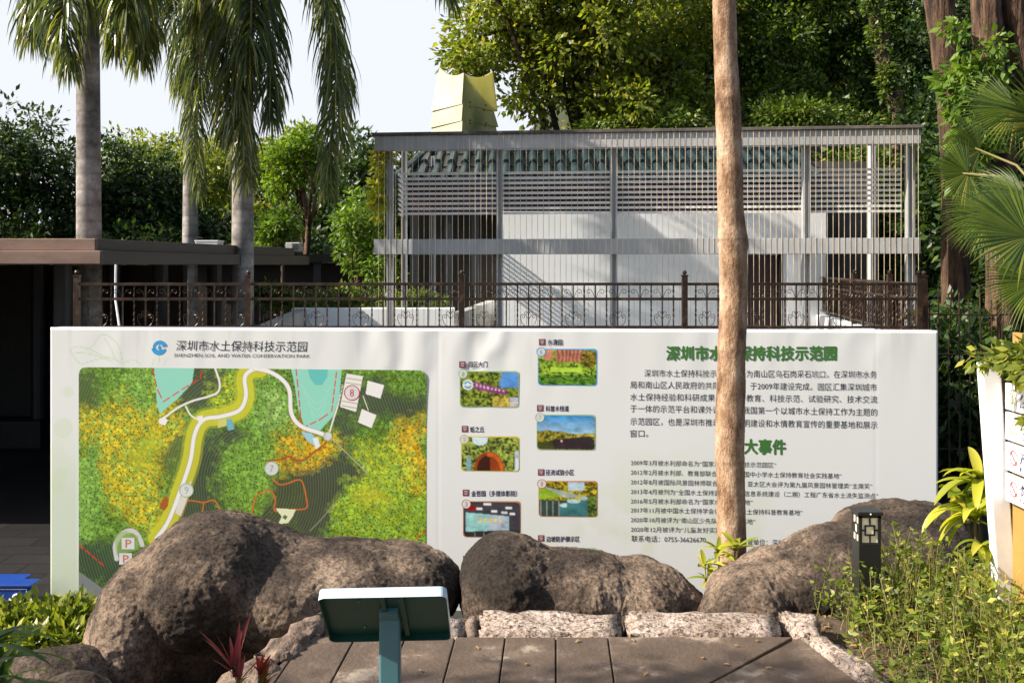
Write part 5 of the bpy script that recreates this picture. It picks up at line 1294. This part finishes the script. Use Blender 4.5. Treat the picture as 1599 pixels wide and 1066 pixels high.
tv = trunk('slim leaning trunk covered with small creeper leaves above the frame', [(1402,215,19),(1384,110,19),(1362,-20,19),(1345,-200,19)], 18, 26, 'bark_dark', 4)
o, _ = foliage('creeper', [blob(1394,180,18.9,10,30,.15), blob(1386,120,18.9,13,40,.18), blob(1372,50,18.9,14,50,.2), blob(1362,-20,18.9,14,50,.2)], 130, 12, .14, .10, .6, 71, L['deep']); tag(o, 'creeper of small dark leaves clothing the slim leaning trunk', 'creeper')
o, _ = foliage('creeper', [blob(1500,60,12.2,14,40,.2), blob(1505,130,12.2,28,40,.3), blob(1540,160,12.1,28,40,.3), blob(1520,215,12.1,30,50,.3), blob(1496,180,12.2,16,50,.2), blob(1555,90,12.1,14,60,.2), blob(1510,260,12.0,26,40,.3)], 150, 11, .15, .13, .5, 72, L['vine'], droop=.8); tag(o, 'bright green large-leaved creeper hanging between the rough trunks', 'creeper')

# ------------------------------------------------------------------ fan palms
def fan(parent, hub, out, nrm, R, seed, n=46, spread=150, droop=.5, petiole=None):
    rng = np.random.RandomState(seed); hub = Vector(hub); out = Vector(out).normalized(); nrm = Vector(nrm); nrm = (nrm-out*nrm.dot(out)).normalized(); sd = out.cross(nrm)
    mb = MB(); half = math.radians(spread); da = 2*half/n
    for i in range(n):
        a = -half+da*(i+.5); r_ = R*(1-.22*(abs(a)/half)**2)*rng.uniform(.93,1.05)
        prev = None; d0 = out*math.cos(a)+sd*math.sin(a); tw = (out*-math.sin(a)+sd*math.cos(a))
        pts = []; p = hub.copy(); dirv = (d0+nrm*.12).normalized(); step = r_/9
        vs = []
        for k in range(10):
            t = k/9; w = math.tan(da/2)*t*r_*.98 if t < .56 else math.tan(da/2)*.5*r_*(1-(t-.56)/.44)**1.1
            rg = nrm*(w*.55)
            vs += [p-tw*w, p+rg, p+tw*w]
            dirv = (dirv+Vector((0,0,-1))*droop*(.03 if t < .56 else .17*rng.uniform(.5,1.3))).normalized(); p = p+dirv*step
        fs = []
        for k in range(9): b = 3*k; fs += [(b,b+1,b+4,b+3),(b+1,b+2,b+5,b+4)]
        mb.add(vs, fs)
    o = mb.build('fan_frond', L['fan'], parent)
    if petiole:
        q = MB(); q.tube(petiole+[tuple(hub+out*R*.12)], list(np.linspace(.016,.008,len(petiole)+1)), 6); q.build('petiole', M['stem'], o, smooth=True)
    return o
fp = thing('fan_palm', 'fan palm with large radiating green fronds at the right edge', 'palm tree', (WX(1655,8.2), 8.2, LOW))
mb = MB(); cpt = np.array(W(1652, 330, 8.2)); mb.tube([(cpt[0],cpt[1],LOW), tuple(cpt*[1,1,.5]+[0,0,-.3]), tuple(cpt)], [.15,.13,.11], 12); mb.build('trunk', M['bark_brown'], fp, smooth=True)
def fpx(hpx, hpy, Y, opx, opy, R, nrm, seed, **k):
    h = W(hpx,hpy,Y); e = W(opx,opy,Y-.02); pet = [tuple(cpt), tuple((cpt+np.array(h))/2+np.array([0,0,.12]))]
    fan(fp, h, e-h, nrm, R*Y/F, seed, petiole=pet, **k)
fpx(1512,270,8.6, 1445,275, 78, (.25,-.9,.4), 1, spread=105, droop=.25)
fpx(1590,170,8.4, 1520,200, 105, (-.2,-.8,.55), 2, spread=100, droop=.3)
fpx(1606,370,7.6, 1520,360, 135, (-.15,-.75,.55), 3, spread=140, droop=.55)
fpx(1560,330,8.8, 1470,390, 100, (-.3,-.8,.5), 4, spread=95, droop=.9)
fpx(1600,300,8.0, 1530,330, 95, (.1,-.6,.8), 5, spread=110, droop=.7)
fpx(1640,190,8.2, 1600,90, 110, (-.2,-.8,.5), 6, spread=120, droop=.35)
fpx(1540,350,9.0, 1450,350, 80, (-.4,-.8,.4), 7, spread=80, droop=.8)
fpx(1620,440,7.7, 1560,470, 100, (-.1,-.8,.4), 8, spread=100, droop=1.0)
fpx(1530,235,9.2, 1480,210, 72, (.1,-.9,.4), 9, spread=90, droop=.3)

# ------------------------------------------------------------------ the tree in front of the board
ft = thing('tan_tree', 'single straight tan-barked tree trunk standing in front of the printed board', 'tree', (WX(1140,6.3), 6.3, LOW))
cl = [(1143,1000),(1143,905),(1143,850),(1142,780),(1140,720),(1140,640),(1142,560),(1146,470),(1144,380),(1141,330),(1140,280),(1138,200),(1136,150),(1133,90),(1131,20),(1128,-60),(1124,-200),(1122,-420)]
wd = [47,46,45,44,44,46,43,43,44,41,40,39,38,36,36,36,34,30]
path = []; rad_ = []
for (a,b),(c,d),w0,w1 in zip(cl[:-1],cl[1:],wd[:-1],wd[1:]):
    for j in range(16): f = j/16; path.append(W(a+(c-a)*f, b+(d-b)*f, 6.3)); rad_.append((w0+(w1-w0)*f)*6.3/F/2)
node_px = [905,715,545,384,371,152,60]; node_k = [.4,.35,.5,1.0,.8,.55,.3]
rad2 = []
for p, r in zip(path, rad_):
    py = HY-(p.z-EYE)*F/6.3; k = sum(a_*math.exp(-((py-n_)/7.)**2) for n_, a_ in zip(node_px, node_k)); rad2.append(r*(1+.085*min(k,1.2)+.03*mnoise.noise(Vector((py*.02,3,1)))))
mb = MB(); mb.tube(path, rad2, 28)
for i, v in enumerate(mb.v):
    c = path[min(i//28, len(path)-1)]; vv = Vector(v); dd = vv-c; mb.v[i] = tuple(c+dd*(1+.05*mnoise.noise(Vector((dd.x*16,dd.y*16,vv.z*5)))+.02*mnoise.noise(vv*45)))
o = mb.build('trunk', M['tan_bark'], ft, smooth=True)
kn = np.zeros(len(mb.v), np.float32)
for i, v in enumerate(mb.v):
    vv = Vector(v); py = HY-(vv.z-EYE)*F/6.3; q = py+3*mnoise.noise(vv*14)
    for n_, a_ in zip(node_px, node_k): kn[i] = max(kn[i], .8*a_*math.exp(-((q-n_-4)/1.8)**2), .35*a_*math.exp(-((q-n_+5)/1.2)**2))
    kn[i] = max(kn[i]*(.5+.5*mnoise.noise(vv*30)+.3), .8*max(0, mnoise.noise(Vector((vv.x*22, vv.y*22, vv.z*16)))-.48)*3)
at = o.data.attributes.new('knot', 'FLOAT', 'POINT'); at.data.foreach_set('value', np.clip(kn, 0, 1))
mb = MB()
for i, n_ in enumerate((905,640,385,372,170)):
    py = n_; P_ = min(path, key=lambda p: abs(HY-(p.z-EYE)*F/6.3-py)); 
    a = math.radians(200+70*i); d = Vector((math.cos(a), math.sin(a)*.9, .25)); mb.tube([P_+d*.06, P_+d*.098], [.022,.012], 8)
mb.build('branch_scar', M['tan_bark'], ft, smooth=True)
tp = W(1122,-420,6.3); rng = np.random.RandomState(5); mb = MB(); ends = []
for i in range(6):
    a = i*1.05; e = np.array(tp)+np.array([math.cos(a)*1.1+.3, math.sin(a)*1.0+.7, 1.2+.3*(i%2)]); ends.append(e); mb.tube(wobble(np.array(tp)-[0,0,.1], e, 4, .05, rng), list(np.linspace(.05,.015,5)), 7)
mb.build('limbs', M['tan_bark'], ft, smooth=True)
foliage('crown', [(*e, .7,.7,.35) for e in ends], 130, 16, .25, .14, .4, 81, L['mid'], ft)

# shade tree just outside the left edge of the picture: its foliage shades the paved path
ctr = Vector((.1, 3.72, 0)) + to_sun*6.2
rng = np.random.RandomState(9)
st = thing('shade_tree', 'spreading tree outside the left edge shading the paved path', 'tree', (ctr.x-1.6, ctr.y-.8, -.4))
mb = MB(); mb.tube(wobble((ctr.x-1.6, ctr.y-.8, -.5), (ctr.x-1.1, ctr.y-.4, ctr.z), 6, .05, rng), list(np.linspace(.12,.06,7)), 9)
for i in range(5): mb.tube(wobble((ctr.x-1.1, ctr.y-.4, ctr.z-.2), (ctr.x-.8+.6*i, ctr.y-.3+.12*i, ctr.z+.1*(i%2)), 4, .05, rng), list(np.linspace(.045,.012,5)), 6)
mb.build('trunk', M['bark_dark'], st, smooth=True)
foliage('crown', [(ctr.x-.9,ctr.y-.32,ctr.z,.8,.36,.35), (ctr.x+.05,ctr.y-.12,ctr.z+.05,.9,.40,.35), (ctr.x+.9,ctr.y-.03,ctr.z,.6,.30,.3)], 96, 26, .2, .12, .27, 82, L['mid'], st)

# ------------------------------------------------------------------ strap-leaved plants
def strap(mb, base, az, el, Ln, w, droop, rng, n=8, twist=0.0, wave=0.0):
    p = Vector(base); d = Vector((math.cos(az)*math.cos(el), math.sin(az)*math.cos(el), math.sin(el))); vs = []
    for k in range(n+1):
        t = k/n; sd = d.cross(Vector((0,0,1)))
        if sd.length < .05: sd = Vector((-math.sin(az), math.cos(az), 0))
        sd.normalize(); up = sd.cross(d); sd2 = sd*math.cos(twist*t)+up*math.sin(twist*t)
        ww = w*(math.sin(math.pi*min(1,.12+.86*t)**.8)**.8)*(1 if t < .98 else .1)
        vs += [p-sd2*ww+up*ww*.35, p-up*0, p+sd2*ww+up*ww*.35*(1+wave*math.sin(9*t))]
        d = (d+Vector((0,0,-droop/n))).normalized(); p = p+d*Ln/n
    fs = []
    for k in range(n): b = 3*k; fs += [(b,b+1,b+4,b+3),(b+1,b+2,b+5,b+4)]
    mb.add(vs, fs)
def strap_plant(name, label, cat, base, tops, leaf, seed, n, Ln, w, droop, el=(.2,1.2), group=None, az=(0,6.283), stem_r=.01, stem='stem_brown', twist=.6):
    rng = np.random.RandomState(seed); t = thing(name, label, cat, base, group); mb = MB(); sm = MB()
    for tpv in tops:
        sm.tube(wobble(base, tuple(tpv), 4, .008, rng), [stem_r]*5, 6)
        for i in range(n):
            b = Vector(tpv)+Vector((0,0,-.12*rng.rand()*Ln*2)); strap(mb, b, rng.uniform(*az), rng.uniform(*el), Ln*rng.uniform(.65,1.15), w*rng.uniform(.75,1.15), droop*rng.uniform(.6,1.3), rng, twist=rng.uniform(-twist,twist))
    sm.build('stem', M[stem], t, smooth=True); mb.build('leaves', L[leaf], t, smooth=True); return t
Yy = 4.75
strap_plant('broad_leaved_plant', 'tall yellow-green plant with drooping broad leaves beside the white notice post', 'plant', (WX(1540,Yy),Yy,-.05), [W(1528,742,Yy), W(1522,800,Yy-.05), W(1505,775,Yy+.05)], 'yellow', 91, 17, .23, .030, 1.5, (-.1,1.2), stem_r=.009)
strap_plant('broad_leaved_plant', 'lower yellow-green plant with hanging leaves over the right boulder', 'plant', (WX(1532,4.6),4.6,-.05), [W(1520,895,4.6), W(1535,850,4.62)], 'yellow', 92, 11, .18, .026, 1.8, (-.2,.9), stem_r=.008)
strap_plant('sapling', 'bright green sapling leaves at the foot of the tan trunk', 'plant', (WX(1128,6.0),6.0,LOW), [W(1122,858,6.0), W(1100,880,6.0), W(1148,852,6.02), W(1110,905,5.98)], 'yellow', 93, 8, .16, .020, .9, (.2,1.2), stem_r=.006, stem='stem')
for i, (bx, by, tx, ty, ln, lab) in enumerate(((372,1100,366,1040,.17,'red and purple spiky-leaved plant, tallest of the red plants by the path'), (408,1110,406,1052,.10,'smaller red-leaved plant with greenish tips just left of the reading stand'))):
    strap_plant('red_cordyline', lab, 'plant', tuple(W(bx,by,3.45)), [W(tx,ty,3.45), W(tx+4,ty+16,3.45)], 'red', 95+i, 6, ln, .010, .45, (.8,1.45), group='red-leaved plants by the path', stem_r=.006, twist=.3)
strap_plant('strap_leaf_plant', 'dark green arching grass-like leaves in the bottom left corner', 'plant', tuple(W(-30,1110,3.3)), [W(-20,1040,3.3), W(5,1060,3.35), W(-30,990,3.3)], 'strap', 98, 12, .30, .013, 1.2, (.1,1.2))

# ------------------------------------------------------------------ hedge at the left, bed at the right
o, _ = foliage('hedge', [blob(60,990,5.9,100,36,.35), blob(125,990,6.0,40,40,.3), blob(-20,985,5.9,60,34,.3), blob(80,1030,5.7,90,50,.3)], 560, 34, .075, .07, .45, 101, L['hedge'], droop=.1, upk=1.6)
tag(o, 'clipped yellow-green hedge in front of the left end of the board', 'hedge')
rng = np.random.RandomState(111)
# twiggy ground cover: stems with small paired leaves, sparse towards the kerb
N = 2600; X_ = rng.uniform(1.42, 3.1, N); Y_ = rng.uniform(3.35, 5.05, N)
den = np.clip((X_-1.40-.10*(4.6-Y_))/.6, .12, 1)*np.clip((5.15-Y_)/.5, .25, 1); keep = rng.rand(N) < den; X_, Y_ = X_[keep], Y_[keep]
sm = MB(); Cs, Ds, Ls_ = [], [], []
for x, y in zip(X_, Y_):
    z = float(ground_h(np.array(x), np.array(y))); h = rng.uniform(.15,.40)*(.7+.5*sstep(1.5,2.0,x))*(1-.5*sstep(1.95,2.15,x)*sstep(3.6,4.0,y)); a = rng.uniform(0,6.28); ln = rng.uniform(.02,.13)
    p0 = np.array([x,y,z-.01]); p2 = p0+np.array([math.cos(a)*ln, math.sin(a)*ln, h]); p1 = (p0+p2)/2+rng.normal(size=3)*.012
    sm.tube([p0,p1,p2], [.0030,.0024,.0016], 4, False)
    for k in range(rng.randint(9,20)):
        f = rng.uniform(.25,1.05); q = p0*(1-f)+p2*f+rng.normal(size=3)*.008; Cs.append(q); th = rng.uniform(0,6.28); Ds.append([math.cos(th),math.sin(th),rng.uniform(.1,.9)]); Ls_.append(rng.uniform(.02,.045)*(1.1 if f > .7 else .9))
V, Fc = leaf_mesh(np.array(Cs), np.array(Ds), np.array(Ls_), .5, rng, 1.4)
o = np_mesh('ground_cover', V, Fc, L['cover']); tag(o, 'twiggy green and yellowish ground-cover plants filling the bed at the lower right', 'ground cover', kind='stuff')
so = sm.build('stems', M['stem'], o)
# dry grass and fallen twigs between the kerb and the bed
mb = MB()
for i in range(420):
    t = rng.rand(); x = 1.36+.42*rng.rand()**1.6+.12*(4.4-3.4)*0; y = 3.3+1.45*t; x += (4.4-y)*.16
    strap(mb, (x, y, float(ground_h(np.array(x),np.array(y)))+.004), rng.uniform(0,6.28), rng.uniform(.0,.8), rng.uniform(.05,.16), rng.uniform(.0012,.003), 1.1, rng, n=4)
o = mb.build('dry_grass', M['dry']); tag(o, 'dry brown grass and litter between the right kerb and the bed', 'dry grass', kind='stuff')
# leafy sprays hanging over the notice stand
o, _ = foliage('overhanging_shrub', [blob(1568,558,4.3,42,10,.15), blob(1620,572,4.1,20,20,.2), blob(1650,570,4.0,50,40,.4), blob(1618,662,4.0,8,22,.08)], 110, 20, .05, .05, .45, 121, L['hedge'], droop=.5)
tag(o, 'leafy green shrub trailing over the top of the white notice stand', 'shrub')
mb = MB(); mb.tube([(2.75,4.1,-.05),(2.7,4.15,.6),(2.45,4.2,1.15),(2.3,4.3,1.2)], [.02,.018,.012,.006], 7); mb.build('branch', M['stem_brown'], o, smooth=True)
# fallen leaves on the slabs
for i, (px, py) in enumerate(((1147,1010),(1096,1030),(1138,1040),(905,1001),(985,1000),(1060,995),(820,1040),(1205,1045),(1010,1052),(742,1012),(1180,1003),(655,1050))):
    p = plan(px, py); mb = MB(); strap(mb, (p.x,p.y,.008), i*1.3, .3, .028, .007, .9, rng, n=4); o = mb.build('fallen_leaf', M['dry']); 
    tag(o, 'small dry fallen leaf lying on the brown path slabs', 'fallen leaf', 'fallen leaves on the path')

rng = np.random.RandomState(131); mb = MB()
for i in range(150):
    x = rng.uniform(1.33, 2.3); y = rng.uniform(3.4, 4.9)
    if x < 1.36+(4.5-y)*.2: continue
    strap(mb, (x, y, float(ground_h(np.array(x),np.array(y)))+.008), rng.uniform(0,6.28), rng.uniform(-.1,.4), rng.uniform(.02,.05), rng.uniform(.005,.010), .9, rng, n=4)
o = mb.build('leaf_litter', M['dry']); tag(o, 'brown leaf litter scattered over the soil beside the right kerb', 'leaf litter', kind='stuff')
